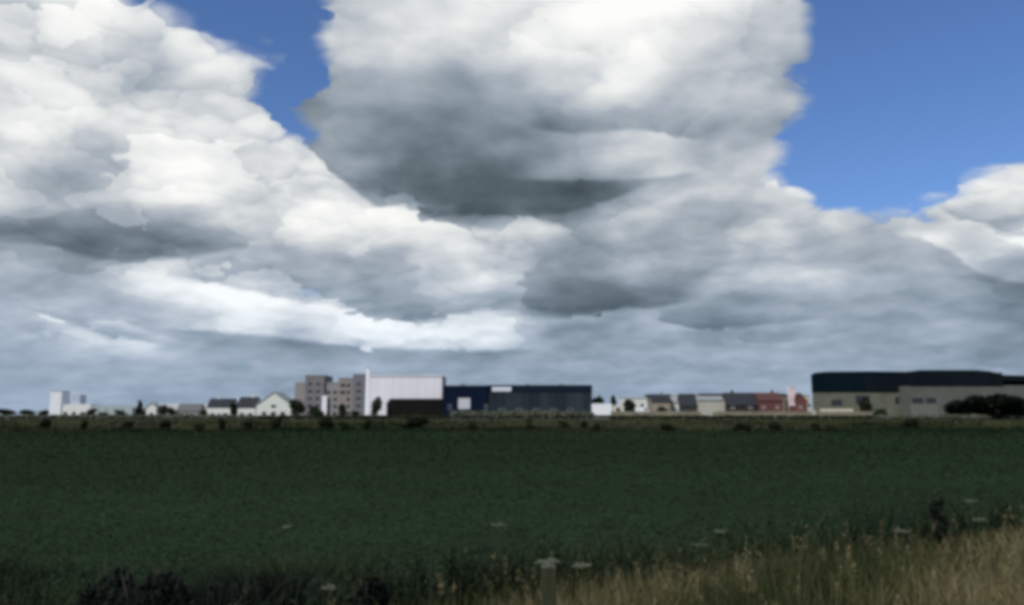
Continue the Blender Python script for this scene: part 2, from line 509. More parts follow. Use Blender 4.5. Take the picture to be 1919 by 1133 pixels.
FIELD_END = 158.0
field_m = mat('crop_green', (0.0235, 0.0385, 0.0195), 0.95, 0.16, 0.25, bump=0.8, spec=0.0, detail=9, stretch=(0.5, 1.2, 1))
bmf = MB()
fx = np.linspace(-260, 260, 90); fy = np.concatenate([np.linspace(12.5, 40, 24), np.linspace(44, FIELD_END, 30)])
for j, y in enumerate(fy):
    for x in fx:
        bmf.v.append((x, y + (0.5 * math.sin(x * .11) if j in (0,) else 0), 0.16 + 0.035 * math.sin(x * 0.9) * math.sin(y * .35)))
for j in range(len(fy) - 1):
    for i in range(len(fx) - 1):
        a = j * len(fx) + i; bmf.f.append((a, a + 1, a + len(fx) + 1, a + len(fx)))
fld = bmf.build('crop_field', field_m, smooth=True); tag(fld, kind='structure')

road_m = mat('asphalt', (0.05, 0.05, 0.052), 0.9, 0.15, 3, bump=0.2)
yard_m = mat('yard_concrete', (0.2, 0.2, 0.19), 0.9, 0.15, 0.6, bump=0.1)
r_ = MB().box(-420, 420, 252, 258, GZ - 0.3, GZ + 0.03).build('road', road_m); tag(r_, kind='structure')
ln = MB()
for k in range(-60, 60): ln.box(k * 7, k * 7 + 3, 254.9, 255.1, GZ + 0.031, GZ + 0.034)
tag(ln.build('road_marking', mat('white_paint', (0.7, 0.7, 0.68), 0.7, 0.1)), kind='structure')
r_ = MB().box(-90, 40, 292, 390, GZ - 0.2, GZ + 0.04).build('yard', yard_m); tag(r_, kind='structure')
r_ = MB().box(100, 330, 300, 430, GZ - 0.2, GZ + 0.04).build('yard', yard_m); tag(r_, kind='structure')

# ------------------------------------------------------------------ vegetation builders
def leaf_cloud(n, blobs, size, tint_lo=0, tint_hi=1, flat=0.5, seed=0):
    """n leaf-clump quads spread through a few ellipsoids; blobs: (cx, cy, cz, rx, ry, rz)"""
    g = np.random.default_rng(seed)
    bl = np.array(blobs, float)
    w = (bl[:, 3] * bl[:, 4] * bl[:, 5]) ** 0.75; w /= w.sum()
    k = g.choice(len(bl), n, p=w)
    d = g.normal(size=(n, 3)); d /= np.linalg.norm(d, axis=1)[:, None]
    rad = g.uniform(0, 1, n) ** 0.45
    c = bl[k, :3] + d * bl[k, 3:] * (rad * g.uniform(0.85, 1.12, n))[:, None]
    nrm = d * 0.6 + g.normal(size=(n, 3)) * 0.6; nrm[:, 2] += flat * 0.5
    nrm /= np.linalg.norm(nrm, axis=1)[:, None]
    t = np.cross(nrm, g.normal(size=(n, 3))); t /= np.linalg.norm(t, axis=1)[:, None]
    b = np.cross(nrm, t)
    s = size * g.uniform(0.5, 1.3, n)[:, None]
    v = np.stack([c - t * s, c + b * s * .55, c + t * s, c - b * s * .55], 1).reshape(-1, 3)
    f = np.arange(n * 4).reshape(n, 4)
    blobt = g.uniform(0, 1, len(bl))
    tint = tint_lo + (tint_hi - tint_lo) * np.clip(0.45 * blobt[k] + 0.55 * g.uniform(0, 1, n), 0, 1)
    return v, f, np.repeat(tint, 4)

M_dark = leaf_mat('leaves_dark', [(0, (0.008, 0.012, 0.007)), (0.6, (0.016, 0.024, 0.012)), (1, (0.03, 0.042, 0.02))], trans=0.1)
M_mid = leaf_mat('leaves_green', [(0, (0.02, 0.028, 0.015)), (0.6, (0.036, 0.05, 0.024)), (1, (0.062, 0.078, 0.036))])
M_pale = leaf_mat('leaves_pale', [(0, (0.04, 0.05, 0.034)), (0.6, (0.075, 0.088, 0.06)), (1, (0.12, 0.13, 0.09))])
M_blackish = leaf_mat('leaves_blackish', [(0, (0.003, 0.005, 0.003)), (.6, (0.008, 0.012, 0.006)), (1, (0.018, 0.024, 0.011))], trans=.1)
M_straw = leaf_mat('leaves_straw', [(0, (0.07, 0.085, 0.055)), (.6, (0.14, 0.155, 0.11)), (1, (0.22, 0.235, 0.17))])
M_bark = mat('bark', (0.06, 0.05, 0.04), 0.95, 0.3, 4)

def tree_meshes(seed, h, r, leafm, n=900, size=0.5, conical=False, low=0.12, zlo=.26):
    g = random.Random(seed)
    blobs = []
    if conical:
        for k in range(9):
            f = k / 8; blobs.append((g.uniform(-.1, .1) * r, g.uniform(-.1, .1) * r, h * (low + (0.93 - low) * f), r * (1.05 - 0.85 * f), r * (1.05 - .85 * f), h * .11))
    else:
        for k in range(10):
            a = g.uniform(0, 6.28); q = g.uniform(0.1, 0.62) * r; z = g.uniform(zlo, 0.8) * h
            s = r * g.uniform(0.34, 0.55)
            blobs.append((math.cos(a) * q, math.sin(a) * q, z, s, s, s * g.uniform(.7, 1) * min(1.3, h / (2 * r))))
        blobs.append((0, 0, h * 0.6, r * .6, r * .6, h * .3))
    v, f, t = leaf_cloud(n, blobs, size, seed=seed)
    v[:, 2] = np.clip(v[:, 2], 0.1, h * 1.02)
    crown = np_mesh('crown', v, f, leafm, t)
    m = MB(); m.tube([(0, 0, -0.3), (0.05, 0, h * .25), (-.05 * r, .03, h * .5), (0, 0, h * .8)], [r * .09 + .08, r * .07 + .05, r * .05 + .03, 0.03], 7)
    for k in range(5):
        a = g.uniform(0, 6.28); z0 = h * g.uniform(.25, .55)
        m.tube([(0, 0, z0), (math.cos(a) * r * .35, math.sin(a) * r * .35, z0 + h * .15), (math.cos(a) * r * .65, math.sin(a) * r * .65, z0 + h * .22)], [r * .035 + .02, r * .02 + .02, .015], 5)
    return crown, m.mesh('trunk', M_bark, True)
TREES = {}
def tree(kind, px, Y, top, label, cat='tree', group=None, name='tree', w=None, z0=None, leafm=None):
    """kind: prototype key; top: photo row of its top; w: width in photo px"""
    x = AX(px, Y); base = float(ground_z(x, Y)) if z0 is None else z0
    h = AZ(top, Y) - base
    base_kind = kind
    if name == 'bush' or kind == 'wide_dark': kind += '_low'
    if leafm: kind += leafm.name
    if kind not in TREES:
        seed, leafm_, con, n, size = {'round_dark': (1, M_dark, False, 1500, .55), 'round_mid': (2, M_mid, False, 1500, .5), 'round_pale': (3, M_pale, False, 1300, .45),
                            'cone_dark': (4, M_dark, True, 1300, .4), 'wide_dark': (5, M_dark, False, 2600, .5), 'round_mid2': (8, M_mid, False, 1500, .5)}[base_kind]
        TREES[kind] = tree_meshes(seed, 8.0, 3.4 if not con else 2.0, leafm or leafm_, n, size, con, zlo=.08 if '_low' in kind else .26)
    cr, tr = TREES[kind]
    t = empty(name, (x, Y, base), label, cat, group, rz=rnd.uniform(0, 6.28))
    r0 = 2.0 if kind.startswith('cone') else 3.4
    s = (w / FPX * Y / 2 / r0) if w else h / 8
    t.scale = (s, s, h / 8)
    link('trunk', tr, t); link('crown', cr, t)
    return t

def hedge(name, px0, px1, Y, top, depth, leafm, label, cat='hedge', n=2500, size=0.35, base=None, round_left=False, parts=('foliage', 'stems')):
    x0, x1 = AX(px0, Y), AX(px1, Y)
    z0 = float(ground_z((x0 + x1) / 2, Y)) if base is None else base
    h = AZ(top, Y) - z0
    t = empty(name, ((x0 + x1) / 2, Y, z0), label, cat)
    g = np.random.default_rng(int(abs(px0) * 7 + Y))
    L = x1 - x0; k = max(3, int(L / max(1.2, h * .7)))
    bl = [((-L / 2 + L * (i + .5) / k) + g.uniform(-.3, .3), g.uniform(-.2, .2), h * g.uniform(.42, .55), L / k * .75, depth / 2, h * g.uniform(.42, .52)) for i in range(k)]
    v, f, tt = leaf_cloud(n, bl, size, seed=int(abs(px0))); v[:, 2] = np.clip(v[:, 2], 0.05, h * 1.05)
    link(parts[0], np_mesh(parts[0], v, f, leafm, tt), t)
    m = MB()
    for i in range(k):
        x = -L / 2 + L * (i + .5) / k
        m.tube([(x, 0, -.2), (x + g.uniform(-.2, .2), 0, h * .4), (x + g.uniform(-.4, .4), .1, h * .75)], [.07, .05, .02], 5)
    m.build(parts[1], M_bark, t)
    return t

# ------------------------------------------------------------------ building builders
GLASS = mat('dark_glass', (0.02, 0.025, 0.03), 0.15, 0.2, 0.5, spec=0.6)
WHITE = mat('white_cladding', (0.72, 0.73, 0.76), 0.6, 0.06, 0.4, stretch=(1, 1, .15))
TRIM = mat('white_trim', (0.7, 0.7, 0.68), 0.6, 0.06, 2)
def window(parent, x0, x1, z0, z1, y, frame=TRIM, name='window', t=0.12):
    """frame proud of a wall whose face lies at y (towards the camera), pane set back inside it"""
    f = MB()
    f.box(x0, x1, y - .09, y - .002, z0, z0 + t).box(x0, x1, y - .09, y - .002, z1 - t, z1)
    f.box(x0, x0 + t, y - .09, y - .002, z0 + t, z1 - t).box(x1 - t, x1, y - .09, y - .002, z0 + t, z1 - t)
    o = f.build(name, frame, parent)
    MB().box(x0 + t, x1 - t, y - .03, y - .004, z0 + t, z1 - t).build('pane', GLASS, o)
    return o
def gable_house(name, px0, px1, Y, eave, ridge, wallm, roofm, label, cat='house', group=None, depth=9, front_gable=False, windows=(), chimney=None, door=None, base=GZ, oh=0.35):
    x0, x1 = AX(px0, Y), AX(px1, Y); cx = (x0 + x1) / 2; hw = (x1 - x0) / 2
    ez, rz = AZ(eave, Y) - base, AZ(ridge, Y) - base
    t = empty(name, (cx, Y, base), label, cat, group)
    if front_gable:
        MB().prism_y([(-hw, 0), (hw, 0), (hw, ez), (0, rz), (-hw, ez)], 0, depth).build('wall', wallm, t)
        sl = (rz - ez) / hw; th = .22
        roof = MB()
        for sgn in (-1, 1):
            a = (sgn * (hw + oh), ez - sl * oh + .03); b = (0, rz + .03)
            pr = [a, (a[0], a[1] + th), (0, rz + th + .03), b]
            if sgn > 0: pr = [b, a, (a[0], a[1] + th), (0, rz + th + .03)]
            roof.prism_y(pr if sgn > 0 else pr[::-1], -oh, depth + oh)
        ro = roof.build('roof', roofm, t)
    else:
        MB().prism_x([(0, 0), (depth, 0), (depth, ez), (depth / 2, rz), (0, ez)], -hw, hw).build('wall', wallm, t)
        sl = (rz - ez) / (depth / 2); th = .22
        roof = MB()
        roof.prism_x([(-oh, ez - sl * oh + .03), (depth / 2, rz + .03), (depth / 2, rz + th + .03), (-oh, ez - sl * oh + th + .03)], -hw - oh, hw + oh)
        roof.prism_x([(depth / 2 + .001, rz + .03), (depth + oh, ez - sl * oh + .03), (depth + oh, ez - sl * oh + th + .03), (depth / 2 + .001, rz + th + .03)], -hw - oh, hw + oh)
        ro = roof.build('roof', roofm, t)
    if chimney is not None:
        MB().box(chimney - .4, chimney + .4, depth / 2 - .3, depth / 2 + .5, rz - .8, rz + 1.2).build('chimney', wallm, ro)
    for (fx0, fx1, z0, z1) in windows:
        window(t, -hw + fx0 * 2 * hw, -hw + fx1 * 2 * hw, z0, z1, 0)
    if door:
        d = MB().box(-hw + door[0] * 2 * hw, -hw + door[1] * 2 * hw, -.07, -.003, 0, door[2]).build('door', door[3] if len(door) > 3 else mat('door_dark', (0.05, 0.05, 0.05), .6), t)
        xx = -hw + door[1] * 2 * hw - .2
        MB().box(xx - .05, xx + .05, -.13, -.072, .95, 1.1).build('handle', TRIM, d)
    return t

# ------------------------------------------------------------------ buildings, left to right
slate = mat('dark_roof_tiles', (0.024, 0.027, 0.033), 0.85, 0.2, 2, bump=.3)
red_roof = mat('brown_red_roof', (0.085, 0.04, 0.034), 0.85, 0.2, 2, bump=.3)
plaster = mat('off_white_plaster', (0.66, 0.67, 0.63), 0.85, 0.08, .8)
cream = mat('cream_plaster', (0.52, 0.48, 0.38), 0.85, 0.1, .8)
greywall = mat('grey_render', (0.23, 0.235, 0.25), 0.85, 0.12, .5)
palegrey = mat('pale_grey_cladding', (0.27, 0.29, 0.28), 0.7, 0.1, .4, stretch=(1, 1, .2))
brick = mat('maroon_brick', (0.12, 0.048, 0.042), 0.9, 0.25, 3, bump=.2)
brown = mat('brown_brick', (0.17, 0.14, 0.115), 0.9, 0.25, 3, bump=.2)
darkclad = mat('dark_brown_cladding', (0.010, 0.0105, 0.009), 0.9, 0.2, .5, stretch=(1, 1, .2), spec=.05)

# 1 white works with a tall block at the far left
Yb = 420
t = empty('works_building', (AX(128, Yb), Yb, GZ), 'small bright white works with a tall left end, far left on the horizon', 'building')
ox = AX(128, Yb)
MB().box(AX(92, Yb) - ox, AX(113, Yb) - ox, 0, 8, 0, AZ(733, Yb) - GZ).build('tall_block', WHITE, t)
MB().box(AX(113, Yb) - ox + .01, AX(168, Yb) - ox, .6, 10, 0, AZ(757, Yb) - GZ).build('low_wing', plaster, t)
MB().box(AX(129, Yb) - ox, AX(144, Yb) - ox, 2, 8, AZ(757, Yb) - GZ + .002, AZ(739, Yb) - GZ).build('roof_tank', mat('pale_blue_tank', (.42, .46, .55), .5), t)
MB().box(AX(92, Yb) - ox - .12, AX(113, Yb) - ox + .12, -.12, 8.1, AZ(733, Yb) - GZ + .001, AZ(733, Yb) - GZ + .3).build('parapet', palegrey, t)
for k in range(3): window(t, AX(117 + k * 16, Yb) - ox, AX(125 + k * 16, Yb) - ox, 1.2, 3.0, .6)

# 2 greenhouse
Yb = 400
glassh = mat('greenhouse_glass', (0.36, 0.42, 0.41), 0.25, 0.08, .6, spec=.6)
x0, x1 = AX(168, Yb), AX(246, Yb)
t = empty('greenhouse', ((x0 + x1) / 2, Yb, GZ), 'long pale glass greenhouse between the white works and the dark pointed tree', 'greenhouse')
n = 5; wseg = (x1 - x0) / n
for k in range(n):
    a = x0 - (x0 + x1) / 2 + k * wseg
    MB().prism_y([(a + .03, .0), (a + wseg - .03, .0), (a + wseg - .03, 4.6), (a + wseg / 2, 6.0), (a + .03, 4.6)], .1, 20).build('glazed_bay', glassh, t)
    fr = MB()
    for xx in (a, a + wseg / 2, a + wseg): fr.box(xx - .06, xx + .06, -.05, .098, 0, 4.6 if xx != a + wseg / 2 else 5.9)
    fr.build('frame', TRIM, t)

# 3 small houses
gable_house('shed', 274, 292, 390, 762, 755, plaster, palegrey, 'small pale green-grey shed just right of the dark pointed tree', 'shed', door=(.35, .7, 2.4), depth=6, front_gable=True)
gable_house('bungalow', 330, 372, 380, 770, 757, mat('buff_brick', (.27,.25,.22), .9, .15, 2), mat('worn_grey_tiles', (.12, .125, .13), .9, .2, 2), 'low grey-brown bungalow left of two dark-roofed cottages', 'house', windows=((.15, .35, 1, 2.3), (.6, .8, 1, 2.3)), door=(.45, .54, 2.1))
gable_house('cottage', 388, 434, 380, 762, 747, plaster, slate, 'dark-roofed white cottage, the left of the two side by side', 'house', 'dark-roofed cottages', windows=((.12, .3, 1, 2.4), (.65, .85, 1, 2.4)), door=(.42, .52, 2.1), chimney=-2)
gable_house('cottage', 444, 478, 372, 762, 744, plaster, slate, 'dark-roofed white cottage next to the white farmhouse, with a steeper roof', 'house', 'dark-roofed cottages', windows=((.15, .38, 1, 2.4), (.6, .85, 1, 2.4)), chimney=1.5)
# 4 white farmhouse
gable_house('farmhouse', 480, 544, 350, 758, 735, mat('whitewash', (0.62, 0.65, 0.6), .85, .08), palegrey, 'white gabled farmhouse left of the big grey block', 'house',
            front_gable=True, depth=14, windows=((.15, .3, 1.2, 2.8), (.42, .58, 1.2, 2.8), (.7, .85, 1.2, 2.8), (.42, .58, 4.2, 5.6)))
# 5 grey block
Yb = 342; ox = AX(618, Yb)
t = empty('office_block', (ox, Yb, GZ), 'tall mauve-grey block with two raised ends, left of the white pylon', 'building')
def X(p): return AX(p, Yb) - ox
def Z(p): return AZ(p, Yb) - GZ
mauve = mat('mauve_grey_render', (0.165, 0.152, 0.158), 0.85, 0.15, .35)
lightp = mat('light_grey_render', (0.24, 0.225, 0.215), 0.85, 0.1, .35)
MB().box(X(550), X(570), .8, 16, 0, Z(716)).build('low_wing', lightp, t)
MB().box(X(570) + .01, X(606), 0, 16, 0, Z(704)).build('stair_block', mauve, t)
MB().box(X(606) + .01, X(632), 1.0, 16, 0, Z(717)).build('wall', lightp, t)
MB().box(X(632) + .01, X(660), 1.0, 16, 0, Z(709)).build('wall', mat('buff_render', (.235, .21, .185), .85, .12), t)
MB().box(X(660) + .01, X(684), 0, 16, 0, Z(702)).build('stair_block', mat('dark_grey_render', (0.15, .145, .165), .85, .15), t)
for pa, pb, pt, yf in ((570, 606, 704, 0), (660, 684, 702, 0), (606, 632, 717, 1.0), (632, 660, 709, 1.0)):
    MB().box(X(pa) - .1 + .02, X(pb) + .1, yf - .15, yf + 15, Z(pt) + .002, Z(pt) + .35).build('parapet', greywall, t)
for r in range(5):
    for c in range(4):
        if (r, c) in ((4, 0), (4, 1), (2, 2)): continue
        wd = 10.5 if c == 2 else 7
        window(t, X(610 + c * 12.5), X(610 + c * 12.5 + wd), 1.2 + r * 2.8, 2.7 + r * 2.8, 1.0, greywall)
    for c in range(2):
        window(t, X(575 + c * 15), X(575 + c * 15 + 9), 1.4 + r * 2.9, 2.7 + r * 2.9, 0, greywall)
    window(t, X(666), X(676), 1.4 + r * 2.9, 2.7 + r * 2.9, 0, greywall)
MB().box(X(603), X(612), -.35, -.004, 0, Z(741)).build('entrance_panel', WHITE, t)
# 6 white pylon
Yb = 322; ox = AX(688, Yb); H = AZ(690, Yb) - GZ
t = empty('pylon', (ox, Yb, GZ), 'tall thin white pylon at the left corner of the white warehouse', 'pylon')
MB().prism_y([(-.85, .5), (.85, .5), (.62, H), (-.62, H)], -.5, .5).build('mast', mat('pylon_white', (.78, .8, .84), .5, .04), t)
MB().box(-1.2, 1.2, -.9, .9, 0, .498).build('base', yard_m, t)
MB().box(-.72, .72, -.6, .6, H + .001, H + .3).build('cap', palegrey, t)
# 7 white warehouse and its dark annex
Yb = 334; ox = AX(760, Yb)
t = empty('white_warehouse', (ox, Yb, GZ), 'big white flat-roofed warehouse between the pylon and the navy warehouse', 'warehouse')
xa, xb = X(692), X(828)
MB().box(xa, xb, .15, 20, 0, Z(705)).build('wall', palegrey, t)
npan = 9; pw = (xb - xa) / npan
pm = MB().box(0.03, pw - .03, 0, .148, .5, Z(707)).mesh('cladding_panel', mat('white_cladding_bright', (.72, .71, .75), .6, .06, .3, stretch=(1, 1, .12)))
for k in range(npan): link('cladding_panel', pm, t, (xa + k * pw, 0, 0))
MB().box(xa - .1, xb + .1, -.1, 20.1, Z(705) + .001, Z(703)).build('parapet', WHITE, t)
MB().box(xa + .6, xa + 3.4, -.06, -.003, .1, 3.6).build('door', greywall, t)
Yb = 318; ox = AX(775, Yb)
t = empty('dark_annex', (ox, Yb, GZ), 'low nearly black shed in front of the white warehouse', 'shed')
xa, xb = X(724), X(829)
MB().prism_y([(xa, 0), (xb, 0), (xb, Z(748)), (xa + 1.2, Z(748)), (xa, Z(754))], .15, 13).build('wall', darkclad, t)
MB().box(xa + 1.1, xb + .1, -.1, 13.1, Z(748) + .001, Z(746.5)).build('roof', slate, t)
npan = 7; pw = (xb - xa - 1.3) / npan
pm = MB().box(.04, pw - .04, 0, .148, .4, Z(749)).mesh('cladding_panel', darkclad)
for k in range(npan): link('cladding_panel', pm, t, (xa + 1.3 + k * pw, 0, 0))
# 8 navy warehouse
Yb = 308; ox = AX(970, Yb)
t = empty('navy_warehouse', (ox, Yb, GZ), 'long navy blue flat-roofed warehouse in the middle of the skyline', 'warehouse')
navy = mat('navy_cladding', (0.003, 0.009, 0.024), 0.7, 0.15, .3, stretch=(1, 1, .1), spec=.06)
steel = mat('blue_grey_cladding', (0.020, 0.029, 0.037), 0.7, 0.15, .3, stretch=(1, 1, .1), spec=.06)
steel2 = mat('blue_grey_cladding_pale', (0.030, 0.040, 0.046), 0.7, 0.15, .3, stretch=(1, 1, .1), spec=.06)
xa, xm, xb = X(830), X(912), X(1110)
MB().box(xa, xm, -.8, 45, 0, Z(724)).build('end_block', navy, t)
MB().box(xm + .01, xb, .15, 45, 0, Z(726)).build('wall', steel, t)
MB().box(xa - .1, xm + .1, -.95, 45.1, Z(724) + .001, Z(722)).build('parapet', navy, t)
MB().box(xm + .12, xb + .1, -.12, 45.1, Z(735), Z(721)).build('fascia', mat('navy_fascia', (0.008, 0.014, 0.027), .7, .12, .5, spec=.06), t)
npan = 12; pw = (xb - xm - .02) / npan
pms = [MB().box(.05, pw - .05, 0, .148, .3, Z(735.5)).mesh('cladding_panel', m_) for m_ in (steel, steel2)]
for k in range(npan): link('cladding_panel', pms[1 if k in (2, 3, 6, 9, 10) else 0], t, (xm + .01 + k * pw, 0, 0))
d = MB().box(X(859), X(881), -.95, -.802, Z(766), Z(746)).build('roller_door', mat('roller_door_white', (.55, .56, .6), .6, .05), t)
sl = MB()
for k in range(7):
    z = Z(766) + .25 + k * .52
    sl.box(X(859.6), X(880.4), -.98, -.952, z, z + .06)
sl.build('rib', greywall, d)
for c in range(2): window(t, X(840) + c * 13, X(846) + c * 13, Z(768), Z(758), -.8, greywall)
MB().box(X(922), X(958), -.3, -.122, Z(733), Z(724.5)).build('sign_panel', mat('sign_white', (.6, .62, .68), .5, .04), t)
for c in range(5): window(t, X(935 + c * 32), X(947 + c * 32), Z(772), Z(765), 0, greywall)
for px in (860, 985, 1050):
    MB().box(X(px), X(px + 9), 8, 11, Z(722) + .02, Z(722) + .9).build('roof_vent', greywall, t)

# 9 lorry and van on the road
tyre = mat('tyre_rubber', (0.02, 0.02, 0.02), .9, .1, 8)
def wheel(parent, x, y, r=.5, w=.3):
    m = MB().tube([(x, y, r), (x, y + w, r)], [r, r], 16); o = m.build('wheel', tyre, parent)
    MB().tube([(x, y - .02, r), (x, y - .001, r)], [r * .55, r * .55], 10).build('rim', greywall, o)
def lorry(px, Y, label):
    t = empty('lorry', (AX(px, Y), Y, GZ + .04), label, 'lorry')
    lw = mat('lorry_white', (.75, .76, .78), .45, .04)
    MB().box(-5.6, 1.4, 0, 2.5, 1.25, 5.2).build('cargo_box', lw, t, bevel=.05)
    MB().box(-5.5, 4.6, .3, 2.2, .75, 1.245).build('chassis', tyre, t)
    cabm = mat('lorry_cream', (.62, .56, .44), .45, .04)
    MB().prism_y([(1.7, 1.25), (4.6, 1.25), (4.6, 2.7), (4.25, 4.3), (1.7, 4.5)], .05, 2.45).build('cab', cabm, t, bevel=.08)
    MB().prism_y([(2.7, 2.6), (4.35, 2.6), (4.1, 3.8), (2.7, 3.8)], -.0, .048).build('side_window', GLASS, t)
    MB().box(4.601, 4.65, .2, .6, 1.5, 1.8).build('headlight', GLASS, t)
    MB().box(4.601, 4.65, 1.9, 2.3, 1.5, 1.8).build('headlight', GLASS, t)
    for x in (-4.8, -3.6, 3.3):
        wheel(t, x, 0.0); wheel(t, x, 2.2)
    return t
lorry(1140, 300, 'white box lorry with a cream cab, right of the navy warehouse')
def van(px, Y, color, label, name='van'):
    t = empty(name, (AX(px, Y), Y, GZ + .04), label, 'van')
    bm = mat('van_' + color[0], color[1], .4, .04)
    MB().prism_y([(-2.4, .4), (2.5, .4), (2.5, 1.2), (1.9, 1.45), (1.2, 2.45), (-2.4, 2.5)], 0, 1.95).build('body', bm, t, bevel=.06)
    MB().prism_y([(.55, 1.45), (1.72, 1.45), (1.1, 2.25), (.55, 2.25)], -.02, -.002).build('side_window', GLASS, t)
    MB().box(2.501, 2.54, .15, .45, .8, 1.05).build('headlight', GLASS, t); MB().box(2.501, 2.54, 1.5, 1.8, .8, 1.05).build('headlight', GLASS, t)
    for x in (-1.5, 1.6):
        wheel(t, x, -.02, .36, .22); wheel(t, x, 1.76, .36, .22)
    return t
v_ = van(1205, 288, ('white', (.75, .77, .78)), 'white van in front of the low dark houses, right of the lorry'); v_.location.z = GZ + 1.3
# the van stands on a loading ramp
tag(MB().box(AX(1190, 288), AX(1220, 288), 285.5, 292, GZ - .2, GZ + 1.34).build('loading_ramp', yard_m), 'low concrete ramp under the white van', 'ramp')

# 10 row of houses on the right
W4 = ((.1, .24, 1, 2.3), (.36, .5, 1, 2.3), (.7, .84, 1, 2.3), (.12, .24, 3.6, 4.7), (.72, .84, 3.6, 4.7))
Yb = 350; ox = AX(1343, Yb)
t = empty('terrace_building', (ox, Yb, GZ), 'long low cream and tan terrace filling the gaps behind the row of houses', 'building')
for k, (a, b, tp, m_) in enumerate(((1166, 1214, 747, plaster), (1214, 1262, 743, brown), (1262, 1312, 742, cream), (1312, 1366, 741, plaster), (1366, 1424, 743, cream), (1424, 1480, 741, brown), (1480, 1519, 742, cream))):
    MB().box(X(a) + .01, X(b) - .01, .1 * (k % 2), 10, 0, Z(tp)).build('wall', m_, t)
    MB().prism_x([(-.2, Z(tp) + .01), (10.2, Z(tp) + .01), (5, Z(tp) + 1.0)], X(a) + .02, X(b) - .02).build('roof', slate if k % 2 else palegrey, t)
    for j in range(3):
        xx = X(a + 6 + j * 14); window(t, xx, xx + 1.5, 4.6, 6.0, .1 * (k % 2))
gable_house('house', 1222, 1257, 330, 752, 739, mat('tan_brick', (.25, .22, .165), .9, .2, 2), slate, 'tan house with a dark roof, left end of the row beyond the sand wall', 'house', 'row of houses beyond the sand wall', windows=W4, chimney=1)
gable_house('house', 1259, 1276, 334, 754, 743, plaster, palegrey, 'narrow pale house squeezed between two dark-roofed houses', 'house', 'row of houses beyond the sand wall', windows=((.2, .45, 1, 2.3), (.2, .45, 3.6, 4.7)))
gable_house('house', 1278, 1307, 328, 760, 738, mat('dark_timber', (.04, .045, .04), .85, .2), slate, 'nearly black house with a steep roof, left of the wide pale hall', 'house', 'row of houses beyond the sand wall', windows=W4[:3])
gable_house('hall', 1310, 1361, 326, 750, 744, mat('pale_green_cladding', (.40, .39, .33), .7, .08, .4), palegrey, 'wide low pale hall between two dark houses in the row', 'hall', 'row of houses beyond the sand wall', windows=W4[:3], door=(.55, .66, 2.6), depth=14)
gable_house('house', 1364, 1419, 322, 758, 736, mat('soot_brick', (.03, .026, .022), .9, .2), slate, 'long dark brown house with a dark roof left of the maroon houses', 'house', 'row of houses beyond the sand wall', windows=W4, chimney=-2.5)
gable_house('house', 1424, 1467, 320, 750, 736, brick, red_roof, 'maroon brick house left of the white flagpole', 'house', 'row of houses beyond the sand wall', windows=W4, chimney=2)
gable_house('house', 1488, 1514, 318, 752, 737, brick, red_roof, 'narrow maroon brick house right of the white flagpole', 'house', 'row of houses beyond the sand wall', windows=((.2, .4, 1, 2.3), (.6, .8, 1, 2.3), (.4, .6, 3.6, 4.7)), front_gable=True)
# gate tower / flag pole
Yb = 300; H = AZ(722, Yb) - GZ
t = empty('flagpole', (AX(1479, Yb), Yb, GZ), 'pinkish white pole with a hanging banner between the two maroon houses', 'flagpole')
MB().tube([(0, 0, .3), (0, 0, H * .6), (0, 0, H)], [.16, .12, .08], 10).build('pole', TRIM, t, True)
MB().box(-.6, .6, -.6, .6, 0, .298).build('base', yard_m, t)
bn = MB()
for k in range(8):
    z = H - .4 - k * .95; x1_ = 2.2 + .2 * math.sin(k); yy = .18 * math.sin(k * 1.3)
    bn.v += [(.12, 0, z), (x1_, yy, z), (.12, .04, z), (x1_, yy + .04, z)]
for k in range(7):
    a = k * 4; bn.f += [(a, a + 4, a + 5, a + 1), (a + 2, a + 3, a + 7, a + 6), (a + 1, a + 5, a + 7, a + 3), (a, a + 2, a + 6, a + 4)]
bn.f += [(0, 1, 3, 2), (28, 30, 31, 29)]
bn.build('banner', mat('banner_pink', (.62, .5, .5), .8, .06), t)

# 11 sand-coloured boundary wall, panel by panel between posts
Yb = 282; xa, xb = AX(1146, Yb), AX(1632, Yb)
t = empty('boundary_wall', (xa, Yb, GZ), 'long low sand-coloured wall in front of the row of houses', 'wall')
npan = 24; pw = (xb - xa) / npan
sandm = mat('sand_concrete', (.20, .18, .135), .9, .2, .35, bump=.2)
pm = MB().box(.16, pw - .16, -.08, .08, 0, 2.45).mesh('wall_panel', sandm)
po = MB().box(-.155, .155, -.17, .17, 0, 2.6).mesh('post', sandm)
for k in range(npan):
    link('wall_panel', pm, t, (k * pw, 0, 0)); link('post', po, t, (k * pw, 0, 0))
link('post', po, t, (xb - xa, 0, 0))
# boards in front of the wall
def board(px, top, Y, w, label):
    H = AZ(top, Y) - GZ
    t = empty('notice_board', (AX(px, Y), Y, GZ - .3), label, 'sign', 'blank pale boards by the sand wall')
    MB().box(-w / 2, w / 2, -.06, .0, .9, H + .3).build('board', mat('weathered_board', (.4, .4, .34), .8, .12), t)
    for s in (-1, 1): MB().box(s * w * .4 - .08, s * w * .4 + .08, .002, .16, -.2, H + .2).build('post', greywall, t)
board(1325, 767, 262, 3.4, 'wide blank pale board in front of the sand wall below the pale hall')
board(1525, 768, 262, 1.3, 'narrow blank pale board below the left corner of the dark hall')

